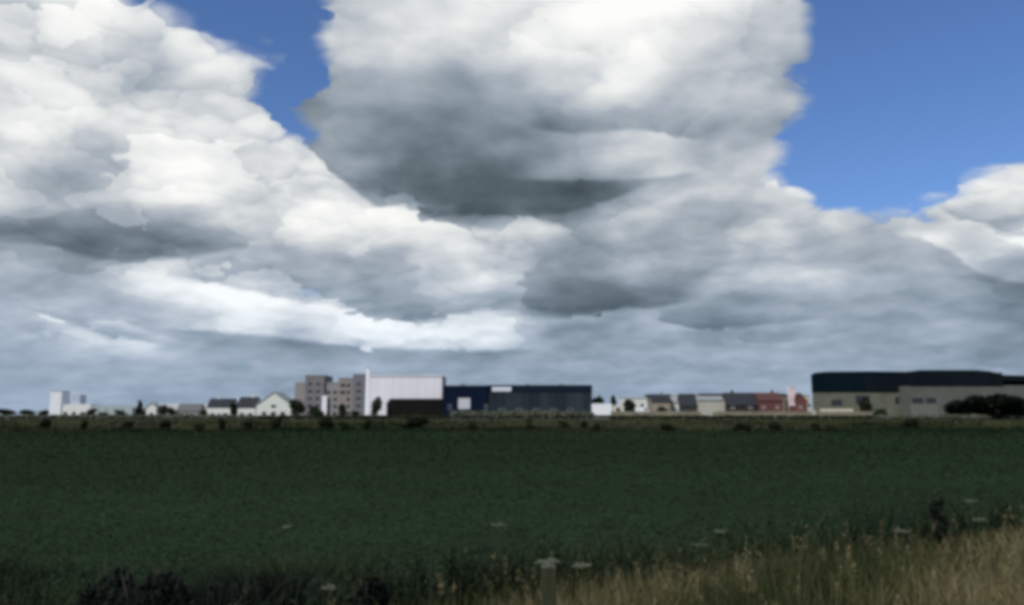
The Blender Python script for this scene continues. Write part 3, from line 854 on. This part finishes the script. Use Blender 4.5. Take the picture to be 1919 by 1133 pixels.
# 12 big dark halls on the right
Yb = 326; ox = AX(1612, Yb)
dnavy = mat('teal_black_cladding', (0.002, 0.0075, 0.013), .7, .2, .3, stretch=(1, 1, .1), spec=.05)
dgrey = mat('slate_cladding', (0.0055, 0.009, 0.013), .7, .2, .3, stretch=(1, 1, .1), spec=.05)
wallg = mat('grey_block_wall', (0.09, 0.098, 0.086), .9, .15, .3)
olive = mat('olive_grey_wall', (0.11, 0.115, 0.085), .9, .2, .3)
def skew(m, k):
    m.v = [(x + max(y, 0) * k, y, z) for x, y, z in m.v]; return m
t = empty('dark_hall', (ox, Yb, GZ), 'huge hall with teal-black upper cladding over a pale wall, right of the houses', 'hall')
skew(MB().box(X(1524), X(1702), .5, 60, 0, Z(734)), 0.355).build('wall', olive, t)
prof = [(X(1523), Z(733)), (X(1703), Z(733)), (X(1703), Z(696)), (X(1633), Z(695)), (X(1550), Z(696)), (X(1530), Z(698)), (X(1523), Z(702))]
skew(MB().prism_y(prof, 0, 60), 0.355).build('upper_cladding', dnavy, t)
npan = 9; pw = (X(1703) - X(1523)) / npan
pm = MB().box(.06, pw - .06, -.12, -.002, Z(732), Z(706)).mesh('cladding_panel', dnavy); 
pm2 = MB().box(.06, pw - .06, -.12, -.002, Z(732), Z(706)).mesh('cladding_panel', dgrey)
for k in range(npan): link('cladding_panel', pm if k < 5 else pm2, t, (X(1523) + k * pw, 0, 0))
for a, b, c, d in ((1606, 1632, 757, 741), (1680, 1700, 757, 744), (1560, 1580, 760, 749)):
    window(t, X(a), X(b), Z(c), Z(d), .5, slate, t=.2)
MB().box(X(1538), X(1600), .3, .498, 0.02, Z(766)).build('cream_panel', cream, t)
Yb = 318; ox = AX(1860, Yb)
t = empty('dark_hall', (ox, Yb, GZ), 'long hall with a slate-black band over a grey wall, at the right edge', 'hall')
MB().box(X(1706), X(2140), .5, 90, 0, Z(722)).build('wall', wallg, t)
prof = [(X(1705), Z(721.5)), (X(1884), Z(721.5)), (X(1884), Z(700)), (X(1860), Z(695)), (X(1835), Z(693)), (X(1730), Z(693)), (X(1705), Z(696))]
MB().prism_y(prof, 0, 90).build('upper_cladding', dgrey, t)
MB().prism_y([(X(1884) + .02, Z(714)), (X(2142), Z(714)), (X(2142), Z(708)), (X(1920), Z(703)), (X(1884) + .02, Z(702))], .1, 90).build('roof_edge', dgrey, t)
npan = 9; pw = (X(1884) - X(1705)) / npan
pm = MB().box(.06, pw - .06, -.12, -.002, Z(720.5), Z(698)).mesh('cladding_panel', dgrey)
for k in range(npan): link('cladding_panel', pm, t, (X(1705) + k * pw, 0, 0))
MB().box(X(1708), X(1760), .3, .498, 0.02, Z(756)).build('pale_panel', mat('pale_block_wall', (.115, .125, .11), .9), t)
for a, b in ((1712, 1732), (1738, 1756)): window(t, X(a), X(b), Z(755), Z(745), .298, slate, t=.2)
for a in (1800, 1850, 1900, 1960, 2020): MB().box(X(a), X(a + 22), .42, .498, .1, 4.4).build('loading_door', palegrey, t)

# ------------------------------------------------------------------ trees and hedges on the skyline
far_g = 'distant trees on the left horizon'
for i, (px, top, w, Y, lab) in enumerate([
    (8, 763, 40, 640, 'faint low tree at the extreme left of the horizon'), (48, 765, 36, 640, 'faint low tree second from the left edge of the horizon'),
    (84, 766, 26, 620, 'small faint tree touching the left side of the white works'), (-30, 764, 40, 640, 'faint low tree just past the left edge')]):
    tree('round_mid', px, Y, top, lab, group=far_g, w=w)
Yb = 395; ox = AX(340, Yb)
t = empty('packing_shed', (ox, Yb, GZ), 'long low whitish shed behind the bungalow and the cottages', 'shed')
MB().box(X(296), X(482), .15, 14, 0, Z(760)).build('wall', plaster, t)
MB().prism_y([(X(295), Z(760) + .01), (X(483), Z(760) + .01), (X(480), Z(757)), (X(298), Z(757))], 0, 14.2).build('roof', TRIM, t)
for a in (312, 346, 378, 436): MB().box(X(a), X(a + 10), .03, .148, .02, 3.2).build('door', palegrey, t)
tree('round_mid2', 170, 385, 763, 'low dark green bush in front of the greenhouse, its left end', w=24, name='bush', cat='bush')
tree('round_mid', 196, 383, 770, 'low green bush in the middle of the greenhouse front', w=20, name='bush', cat='bush')
tree('round_mid2', 226, 384, 766, 'low dark bush in front of the greenhouse, its right end', w=26, name='bush', cat='bush')
tree('cone_dark', 261, 372, 749, 'dark pointed tree standing alone on the left skyline', w=22)
tree('round_pale', 303, 380, 755, 'pale green tree between the small shed and the bungalow', w=26)
tree('round_mid', 322, 378, 760, 'mid green tree left of the bungalow', w=18)
tree('round_dark', 436, 366, 752, 'dark small tree between the two cottages', w=18)
tree('round_mid', 380, 366, 765, 'green bush between bungalow and left cottage', w=18, name='bush', cat='bush')
tree('round_mid', 558, 330, 743, 'green tree at the left foot of the grey block', w=34)
tree('round_mid2', 590, 328, 758, 'lower green tree in front of the grey block', w=34)
tree('round_dark', 640, 328, 755, 'narrow dark tree in front of the middle of the grey block', w=20)
tree('round_mid2', 665, 326, 768, 'low olive bush at the right end of the grey block', w=30, name='bush', cat='bush')
tree('round_mid', 707, 316, 738, 'grey-green tree between the pylon and the dark shed', w=26)
tree('wide_dark', 772, 292, 776, 'dark low bush in front of the nearly black shed', w=64, name='bush', cat='bush')
tree('round_dark', 1150, 322, 738, 'small dark tree behind the lorry cab', w=16)
tree('round_dark', 1122, 324, 740, 'small dark tree behind the lorry box', w=30)
tree('round_dark', 1178, 292, 746, 'dark tree between the lorry and the white van', w=28)
tree('round_mid', 1240, 300, 758, 'low green tree in front of the tan house with dark roof', w=26)
tree('round_mid', 1648, 300, 762, 'round olive bush in front of the dark hall', w=30, name='bush', cat='bush')
tree('round_dark', 1622, 306, 742, 'small dark tree against the pale wall under the teal-black cladding', w=26)
for px, top, w, Y, lab in ((1790, 749, 70, 248, 'low rounded left end of the dark tree clump by the right edge'), (1824, 740, 84, 244, 'second dark tree from the left in the clump by the right edge'),
                           (1862, 737, 96, 240, 'tallest and broadest dark tree of the clump by the right edge'), (1906, 740, 92, 244, 'dark tree at the very right edge of the photo'),
                           (1950, 744, 90, 262, 'dark tree cut off by the right edge')):
    tree('wide_dark', px, Y, top, lab, w=w, group='dark trees at the right edge', leafm=M_blackish)

for px, top, w, Y, kind, lab in (
    (88, 784, 26, 205, 'round_dark', 'small dark bush in the rough strip below the white works'),
    (160, 786, 18, 190, 'round_dark', 'small dark bush in the rough strip left of the pointed tree'),
    (238, 786, 34, 180, 'round_mid2', 'green bush in the rough strip below the pointed tree'),
    (312, 785, 26, 185, 'round_dark', 'dark bush in the rough strip below the small pale shed'),
    (372, 788, 30, 172, 'round_mid', 'olive bush in the rough strip below the bungalow'),
    (415, 783, 18, 190, 'round_dark', 'narrow dark bush in the rough strip below the left cottage'),
    (466, 786, 36, 176, 'round_mid2', 'broad olive bush in the rough strip below the right cottage'),
    (520, 782, 30, 186, 'round_dark', 'dark bush in the rough strip below the farmhouse'),
    (612, 781, 34, 192, 'round_dark', 'dark bush in the rough strip below the white entrance panel'),
    (645, 786, 24, 180, 'round_mid', 'olive bush in the rough strip below the grey block'),
    (690, 785, 20, 186, 'round_dark', 'small dark bush in the rough strip below the pylon'),
    (778, 781, 56, 196, 'wide_dark', 'widest dark bush in the rough strip below the dark shed'),
    (846, 790, 22, 178, 'round_pale', 'pale bush in the rough strip below the navy warehouse corner'),
    (885, 792, 24, 168, 'round_dark', 'dark bush in the rough strip below the white roller door'),
    (990, 782, 26, 190, 'round_mid2', 'green bush in the rough strip below the middle of the navy warehouse'),
    (1058, 784, 24, 184, 'round_mid', 'green bush in the rough strip right of the middle of the navy warehouse'),
    (1095, 786, 20, 184, 'round_dark', 'dark bush in the rough strip below the right end of the navy warehouse'),
    (1118, 792, 18, 164, 'round_dark', 'nearly black bush at the crop edge below the lorry'),
    (1250, 790, 40, 170, 'round_mid2', 'green bush in the rough strip below the left end of the house row'),
    (1392, 792, 44, 166, 'round_dark', 'wide dark bush at the crop edge below the dark brown house'),
    (1450, 790, 28, 172, 'round_dark', 'dark bush at the crop edge below the maroon house'),
    (1526, 792, 24, 168, 'round_dark', 'dark bush at the crop edge below the narrow board'),
    (1556, 792, 26, 168, 'round_mid', 'green bush at the crop edge left of the big dark halls'),
    (1708, 782, 34, 190, 'round_dark', 'round dark bush in the pale verge below the second hall')):
    tree(kind, px, Y, top, lab, cat='bush', name='bush', w=w, group='bushes along the far edge of the crop')
hedge('hedge', 1140, 1640, 250, 777, 2.2, M_mid, 'long low green hedge in front of the sand wall', n=9000, size=.3)
hedge('hedge', 175, 330, 345, 776, 2.4, M_mid, 'low green hedge in front of the shed and pale tree on the left', n=3000, size=.35)
hedge('shrub_belt', 846, 1112, 276, 768, 5, M_straw, 'belt of pale grey-green scrub in front of the navy warehouse', cat='shrubs', n=9000, size=.4)
hedge('shrub_belt', 700, 842, 272, 777, 4, M_mid, 'belt of low green scrub below the white warehouse', cat='shrubs', n=4500, size=.35)
hedge('shrub_belt', -40, 480, 262, 776, 4, M_straw, 'belt of low pale olive scrub along the left end of the far field edge', cat='shrubs', n=9000, size=.35)
hedge('shrub_belt', 482, 700, 258, 777, 4, M_mid, 'green scrub belt below the farmhouse and grey block', cat='shrubs', n=5000, size=.35)
hedge('shrub_belt', 1640, 2050, 240, 776, 4, M_straw, 'belt of pale grey weeds in front of the dark trees on the right', cat='shrubs', n=7000, size=.35)

# rough strip beyond the crop: tufts nobody could count
def tuft_field(name, n, x0, x1, y0, y1, h, w, leafm, seed, dens=None):
    g = np.random.default_rng(seed)
    x = g.uniform(x0, x1, n); y = y0 + (y1 - y0) * g.uniform(0, 1, n) ** 1.2
    sel = np.sin(x * .13 + 2 * np.sin(y * .07)) * np.sin(y * .11 + x * .031) + g.uniform(-.9, .9, n) > -.25
    x, y = x[sel], y[sel]; n = len(x)
    z = ground_z(x, y)
    hh = h * g.uniform(.35, 1.2, n) * (1 + .5 * np.sin(x * .21 + y * .1)); a = g.uniform(0, math.pi, n)
    wx = np.cos(a) * w * g.uniform(.5, 1.3, n); wy = np.sin(a) * w
    lx, ly = g.normal(0, .25, n) * hh, g.normal(0, .25, n) * hh
    v = np.stack([np.stack([x - wx, y - wy, z - .05], -1), np.stack([x + wx, y + wy, z - .05], -1),
                  np.stack([x + wx * .6 + lx, y + wy * .6 + ly, z + hh * .8], -1), np.stack([x - wx * .3 + lx, y - wy * .3 + ly, z + hh], -1)], 1).reshape(-1, 3)
    t = np.clip(.5 + .3 * np.sin(x * .05 + np.sin(y * .09)) + g.uniform(-.35, .35, n), 0, 1)
    t = np.clip(t + .25 * (y - 190) / 40, 0, 1)          # drier grass on the bank
    o = link(name, np_mesh(name, v, np.arange(n * 4).reshape(n, 4), leafm, np.repeat(t, 4)))
    return o
M_rough = leaf_mat('rough_grass', [(0, (0.008, 0.016, 0.007)), (.45, (0.019, 0.027, 0.011)), (.75, (0.033, 0.034, 0.016)), (1, (0.075, 0.078, 0.048))])
tag(tuft_field('rough_grass', 60000, -170, 190, FIELD_END - 1, 222, .5, .3, M_rough, 5), 'rough olive and brown grass strip between the dark crop and the buildings', 'grass', kind='stuff')
# ------------------------------------------------------------------ crop leaves in the near half of the field
M_crop = leaf_mat('crop_leaves', [(0, (0.022, 0.0395, 0.0195)), (.5, (0.027, 0.049, 0.0245)), (1, (0.033, 0.058, 0.029))], rough=.95, trans=.1, spec=0)
g = np.random.default_rng(3)
n = 500000
y = 12.5 + (157.5 - 12.5) * g.uniform(0, 1, n) ** 1.7
x = g.uniform(-1, 1, n) * (y * .76 + 3)
row = np.round(y / .5) * .5
y = np.where(g.uniform(0, 1, n) < .7, row + g.normal(0, .09, n), y)
s = (0.03 + 0.0013 * y) * g.uniform(.6, 1.4, n)
z = 0.19 + g.uniform(0, .07, n) + .04 * np.sin(x * .7) * np.sin(y * .5)
a = g.uniform(0, 2 * math.pi, n); tl = g.uniform(-.25, .35, n)
dx, dy, dz = np.cos(a) * s, np.sin(a) * s, tl * s
v = np.stack([np.stack([x - dx, y - dy, z - dz], -1), np.stack([x - dy * .45, y + dx * .45, z + s * .1], -1),
              np.stack([x + dx, y + dy, z + dz], -1), np.stack([x + dy * .45, y - dx * .45, z + s * .1], -1)], 1).reshape(-1, 3)
t = np.clip(.5 + .22 * np.sin(x * .05 + 2 * np.sin(y * .045 + 1)) + .14 * np.sin(y * .31 + x * .06) + g.uniform(-.22, .22, n), 0, 1)
tag(link('crop_leaves', np_mesh('crop_leaves', v, np.arange(n * 4).reshape(n, 4), M_crop, np.repeat(t, 4))),
    'dark green leaves of the low crop covering the whole field', 'crop', kind='stuff')

# ------------------------------------------------------------------ foreground bank: dry grass, weeds, umbels
def blades(name, x, y, h, w, leafm, tint, seed, lean=.35, seg=4, sink=.05):
    g = np.random.default_rng(seed); n = len(x)
    z = ground_z(x, y) - sink
    a = g.uniform(0, 2 * math.pi, n); ln_ = np.abs(g.normal(0, lean, n)) * h; b = g.uniform(0, math.pi, n)
    dirx, diry = np.cos(a), np.sin(a); wx, wy = np.cos(b) * w, np.sin(b) * w
    V = []
    for k in range(seg + 1):
        f = k / seg; ww = (1 - f ** 1.6) * .9 + .1
        px_, py_, pz_ = x + dirx * ln_ * f * f, y + diry * ln_ * f * f, z + h * f * (1 - .12 * f)
        V += [np.stack([px_ - wx * ww, py_ - wy * ww, pz_], -1), np.stack([px_ + wx * ww, py_ + wy * ww, pz_], -1)]
    V = np.stack(V, 1); m = V.shape[1]
    base = (np.arange(n) * m)[:, None]
    F = np.concatenate([np.stack([base[:, 0] + 2 * k, base[:, 0] + 2 * k + 1, base[:, 0] + 2 * k + 3, base[:, 0] + 2 * k + 2], -1) for k in range(seg)])
    tt = np.repeat(tint[:, None], m, 1) + np.linspace(-.08, .08, m)[None]
    return link(name, np_mesh(name, V.reshape(-1, 3), F, leafm, np.clip(tt, 0, 1).ravel()))

M_dry = leaf_mat('dry_grass', [(0, (0.026, 0.038, 0.013)), (.35, (0.068, 0.076, 0.032)), (.65, (0.15, 0.13, 0.062)), (1, (0.29, 0.25, 0.14))], trans=.35)
M_weed = leaf_mat('dark_weeds', [(0, (0.006, 0.011, 0.006)), (.5, (0.017, 0.027, 0.012)), (1, (0.04, 0.052, 0.022))], trans=.15)

def bank_pts(n, xlo, xhi, ylo, yhi, seed, keep):
    g = np.random.default_rng(seed)
    x = g.uniform(xlo, xhi, n); y = g.uniform(ylo, yhi, n)
    s = keep(x, y) > g.uniform(0, 1, n)
    return x[s], y[s]
def dry_mask(x, y):
    e = 8.2 + .25 * np.clip(x, -6, 8)
    return sstep(x + .3 * np.sin(y * 2.1), -1.3, .5) * (1 - sstep(y, e - .8, e + .6)) * (.72 + .28 * np.sin(x * 2.3 + np.sin(y * 1.7) * 1.2))
x, y = bank_pts(125000, -2.5, 10, 2.2, 10.2, 21, dry_mask)
g = np.random.default_rng(22)
hh = .38 * g.uniform(.45, 1.15, len(x))
tt = np.clip(.40 + .26 * np.sin(x * 1.9 + 1.6 * np.sin(y * 1.3)) + g.normal(0, .18, len(x)), 0, 1)
tag(blades('dry_grass', x, y, hh, .0045 + g.uniform(0, .003, len(x)), M_dry, tt, 23), 'dry straw-coloured grass on the near bank, bottom right', 'grass', kind='stuff')
# taller stalks with seed heads
x, y = bank_pts(900, -2.2, 7.5, 2.8, 9.6, 31, dry_mask)
hh = .5 * g.uniform(.7, 1.15, len(x))
blo = blades('seed_stalks', x, y, hh, np.full(len(x), .0022), M_dry, np.clip(g.uniform(.5, 1, len(x)), 0, 1), 33, lean=.12)
tag(blo, 'thin taller straw stalks standing above the dry grass', 'grass', kind='stuff')
zt = ground_z(x, y) - .05 + hh * .88
bl_v, bl_f, bl_t = [], [], []
gg = np.random.default_rng(34)
m = len(x) * 16
ix = np.repeat(np.arange(len(x)), 16)
a_ = np.random.default_rng(33).uniform(0, 2 * math.pi, len(x))     # same lean as the stalks
ln2 = np.abs(np.random.default_rng(33).normal(0, .12, len(x)))
cx_ = x[ix] + gg.normal(0, .012, m); cy_ = y[ix] + gg.normal(0, .012, m); cz_ = zt[ix] + gg.uniform(-.07, .06, m)
s_ = gg.uniform(.006, .013, m); aa = gg.uniform(0, 6.28, m)
V = np.stack([np.stack([cx_ - np.cos(aa) * s_ * .5, cy_ - np.sin(aa) * s_ * .5, cz_], -1), np.stack([cx_, cy_, cz_ - s_ * 1.4], -1),
              np.stack([cx_ + np.cos(aa) * s_ * .5, cy_ + np.sin(aa) * s_ * .5, cz_], -1), np.stack([cx_, cy_, cz_ + s_ * 1.4], -1)], 1).reshape(-1, 3)
tag(link('seed_heads', np_mesh('seed_heads', V, np.arange(m * 4).reshape(m, 4), M_dry, np.repeat(gg.uniform(.45, 1, m), 4))), 'fluffy seed heads on the straw stalks', 'grass', kind='stuff')
# green and dark weeds further down and to the left
def weed_mask(x, y):
    e = 8.0 + .25 * np.clip(x, -6, 8)
    return np.clip(sstep(y, e - 1.2, e + .8) + (1 - sstep(x, -2.6, -.9)), 0, 1) * (.6 + .4 * np.sin(x * 1.1 + np.sin(y * .8)))
x, y = bank_pts(80000, -11, 13, 4.5, 17, 41, weed_mask)
hh = .62 * g.uniform(.4, 1.2, len(x)) * (1 + .35 * np.sin(x * .9 + 1.3) * np.sin(y * 1.1))
tt = np.clip(.5 + .28 * np.sin(x * .8 + 1.7 * np.sin(y * .7)) + g.normal(0, .15, len(x)), 0, 1)
tag(blades('green_weeds', x, y, hh, .009 + g.uniform(0, .008, len(x)), M_weed, tt, 43, lean=.5), 'dark green grass and weeds at the foot of the bank', 'weeds', kind='stuff')
# broad-leaved ground weeds
nb = 70000
x, y = bank_pts(nb, -11, 13, 5.5, 17, 51, weed_mask); nb = len(x)
z = ground_z(x, y) + g.uniform(.02, .55, nb) ; s_ = g.uniform(.02, .055, nb); a = g.uniform(0, 6.28, nb); tl = g.uniform(-.6, .6, nb)
dx, dy, dz = np.cos(a) * s_, np.sin(a) * s_, tl * s_
V = np.stack([np.stack([x - dx, y - dy, z - dz], -1), np.stack([x - dy * .5, y + dx * .5, z], -1), np.stack([x + dx, y + dy, z + dz], -1), np.stack([x + dy * .5, y - dx * .5, z], -1)], 1).reshape(-1, 3)
tag(link('weed_leaves', np_mesh('weed_leaves', V, np.arange(nb * 4).reshape(nb, 4), M_weed, np.repeat(np.clip(g.normal(.5, .25, nb), 0, 1), 4))), 'broad dark leaves of low weeds along the foot of the bank', 'weeds', kind='stuff')

# dark shrubs, bottom left
def shrub(px, top, Y, w, label, leafm=M_dark, n=2600, seed=1, size=.06, name='shrub', group=None):
    x = AX(px, Y); b = float(ground_z(x, Y)); h = AZ(top, Y) - b; r = w / FPX * Y / 2
    t = empty(name, (x, Y, b - .03), label, 'shrub', group)
    gq = random.Random(seed); bl = []
    for k in range(9):
        a = gq.uniform(0, 6.28); q = gq.uniform(.1, .6) * r; f = 1 - q / r * .5
        bl.append((math.cos(a) * q, math.sin(a) * q, h * gq.uniform(.3, .68) * f, r * .42, r * .42, h * .3 * f))
    v, f, tt = leaf_cloud(n, bl, size, seed=seed); v[:, 2] = np.clip(v[:, 2], .02, h)
    link('foliage', np_mesh('foliage', v, f, leafm, tt), t)
    m = MB()
    for k in range(7):
        a = gq.uniform(0, 6.28)
        m.tube([(0, 0, 0), (math.cos(a) * r * .3, math.sin(a) * r * .3, h * .45), (math.cos(a) * r * .55, math.sin(a) * r * .55, h * .85)], [.012, .008, .003], 5)
    m.build('stems', M_bark, t)
    return t
M_black = leaf_mat('blackish_leaves', [(0, (0.003, 0.005, 0.004)), (.6, (0.007, 0.011, 0.008)), (1, (0.015, 0.021, 0.014))], trans=.05)
shrub(225, 1018, 7.6, 130, 'tall dark bush at the bottom left, the left peak of the clump', M_black, 7000, seed=61, size=.035, group='dark bushes at the bottom left')
shrub(300, 1036, 7.0, 230, 'widest nearly black bush at the bottom left', M_black, 12000, seed=62, size=.035, group='dark bushes at the bottom left')
shrub(430, 1062, 7.0, 170, 'lower dark bush right of the nearly black one', M_black, 7000, seed=63, size=.035, group='dark bushes at the bottom left')
shrub(700, 1062, 7.4, 120, 'small dark bush at the bottom centre left of the dry grass', M_black, 5000, seed=64, size=.03, group='dark bushes at the bottom left')
shrub(60, 1078, 7.6, 200, 'low green bush in the bottom left corner', M_weed, 8000, seed=65, size=.035, group='dark bushes at the bottom left')

x, y = bank_pts(6500, -4.3, -2.0, 6.2, 8.6, 91, lambda x, y: .35 + .65 * np.clip(np.sin(x * 2.6 + 1.2) + .3, 0, 1))
g9 = np.random.default_rng(92)
tag(blades('nettle_bed', x, y, .75 * g9.uniform(.35, 1.1, len(x)), .012 + g9.uniform(0, .012, len(x)), M_black, np.clip(g9.normal(.55, .25, len(x)), 0, 1), 93, lean=.3),
    'nearly black nettles and rank grass around the dark bushes at the bottom left', 'weeds', kind='stuff')
# short post at the bottom centre
Yp = 5.0; xp = AX(1027, Yp); bp_ = float(ground_z(xp, Yp)); hp = AZ(1056, Yp) - bp_
t = empty('fence_post', (xp, Yp, bp_ - .1), 'short weathered grey-green wooden post at bottom centre under the largest flower head', 'post')
MB().box(-.042, .042, -.042, .042, 0, hp + .085).build('post', mat('weathered_wood', (.026, .029, .013), .95, .4, 9, bump=.4, stretch=(6, 6, .6)), t, bevel=.006)
MB().poly([(-.042, -.042, hp + .0851), (.042, -.042, hp + .0851), (.042, .042, hp + .0851), (-.042, .042, hp + .0851), (0, 0, hp + .108)], [(0, 1, 4), (1, 2, 4), (2, 3, 4), (3, 0, 4), (3, 2, 1, 0)]).build('weathered_top', mat('pale_end_grain', (.07, .073, .05), .95, .3, 20), t)
MB().tube([(-.06, -.047, hp * .8), (.06, -.047, hp * .8)], [.003, .003], 5).build('wire', greywall, t)

# dock plant standing up on the right
Yd = 9.2; xd = AX(1742, Yd); bd = float(ground_z(xd, Yd)); hd = AZ(918, Yd) - bd
t = empty('dock_plant', (xd, Yd, bd), 'tall dark weed spike rising above the dry grass near the right edge', 'plant')
m = MB(); m.tube([(0, 0, -.05), (.01, 0, hd * .5), (-.01, 0, hd)], [.012, .009, .004], 6)
for k in range(6):
    a = k * 1.1; z0 = hd * (.5 + .06 * k); m.tube([(0, 0, z0), (math.cos(a) * .08, math.sin(a) * .08, z0 + .14)], [.006, .003], 5)
m.build('stem', M_bark, t)
v, f, tt = leaf_cloud(1300, [(0, 0, hd * .82, .03, .03, hd * .17)] + [(math.cos(k * 1.1) * .06, math.sin(k * 1.1) * .06, hd * (.56 + .05 * k), .035, .035, .09) for k in range(6)] + [(0, 0, hd * .35, .13, .13, hd * .25)], .02, seed=71)
link('seed_spike', np_mesh('seed_spike', v, f, M_black, tt), t)

# umbellifers: stem > rays and pale heads
M_umb = mat('umbel_cream', (.09, .105, .07), .9, .2, 30)
M_stem = mat('stem_green', (.06, .075, .035), .9, .2, 20)
def umbel(px, py, Y, r, label, heads=1, thick=.006):
    x = AX(px, Y); b = float(ground_z(x, Y)); h = AZ(py, Y) - b
    t = empty('umbel_plant', (x, Y, b - .04), label, 'plant', 'pale flower heads in the verge', rz=rnd.uniform(0, 6.28))
    gq = random.Random(int(px))
    MB().tube([(0, 0, 0), (.02, .01, h * .5), (0, 0, h - r * .5)], [thick, thick * .8, thick * .5], 7).build('stem', M_stem, t)
    fl = MB(); rays = MB()
    for k in range(16):
        a = k * 2.399; q = r * math.sqrt((k + .5) / 16)
        p = Vector((math.cos(a) * q, math.sin(a) * q, h + gq.uniform(-.01, .01) - q * .15))
        rays.tube([(0, 0, h - r * .5), tuple(p)], [.0018, .001], 4)
        for j in range(9):
            c = p + Vector((gq.gauss(0, r * .09), gq.gauss(0, r * .09), gq.gauss(0, .004))); s = .007
            fl.poly([c + Vector((-s, 0, 0)), c + Vector((0, -s, .001)), c + Vector((s, 0, 0)), c + Vector((0, s, .001)), c + Vector((0, 0, s * .8))], [(0, 1, 4), (1, 2, 4), (2, 3, 4), (3, 0, 4)])
    rays.build('rays', M_stem, t); fl.build('flower_head', M_umb, t)
    lf = leaf_cloud(60, [(0, 0, h * .35, .12, .12, h * .2)], .03, seed=int(px)); link('leaves', np_mesh('leaves', lf[0], lf[1], M_mid, lf[2]), t)
    for s in range(heads - 1):
        pass
    return t
umbel(1026, 1038, 6.2, .085, 'largest pale flower head at bottom centre, left end of the dry grass', thick=.012)
umbel(1088, 1047, 6.6, .07, 'flat pale flower head just right of the largest one')
umbel(626, 1090, 6.2, .055, 'single pale flower head among dark weeds at the bottom left of centre')
umbel(934, 974, 9.6, .09, 'faint pale flower head over the field edge, upper left of the largest')
umbel(1344, 987, 9.4, .07, 'yellow-green flower head above the middle of the dry grass')
umbel(1306, 1012, 9.0, .08, 'dull flower head lower left of the yellow-green one')
umbel(1676, 985, 8.6, .07, 'small whitish flower head left of the dark weed spike')
umbel(1808, 930, 9.6, .07, 'highest pale flower head, right of the dark weed spike')
umbel(1822, 965, 9.0, .08, 'pale flower head below the highest one near the right edge')
umbel(545, 980, 11.0, .06, 'tiny pale flower head at the field edge left of centre')
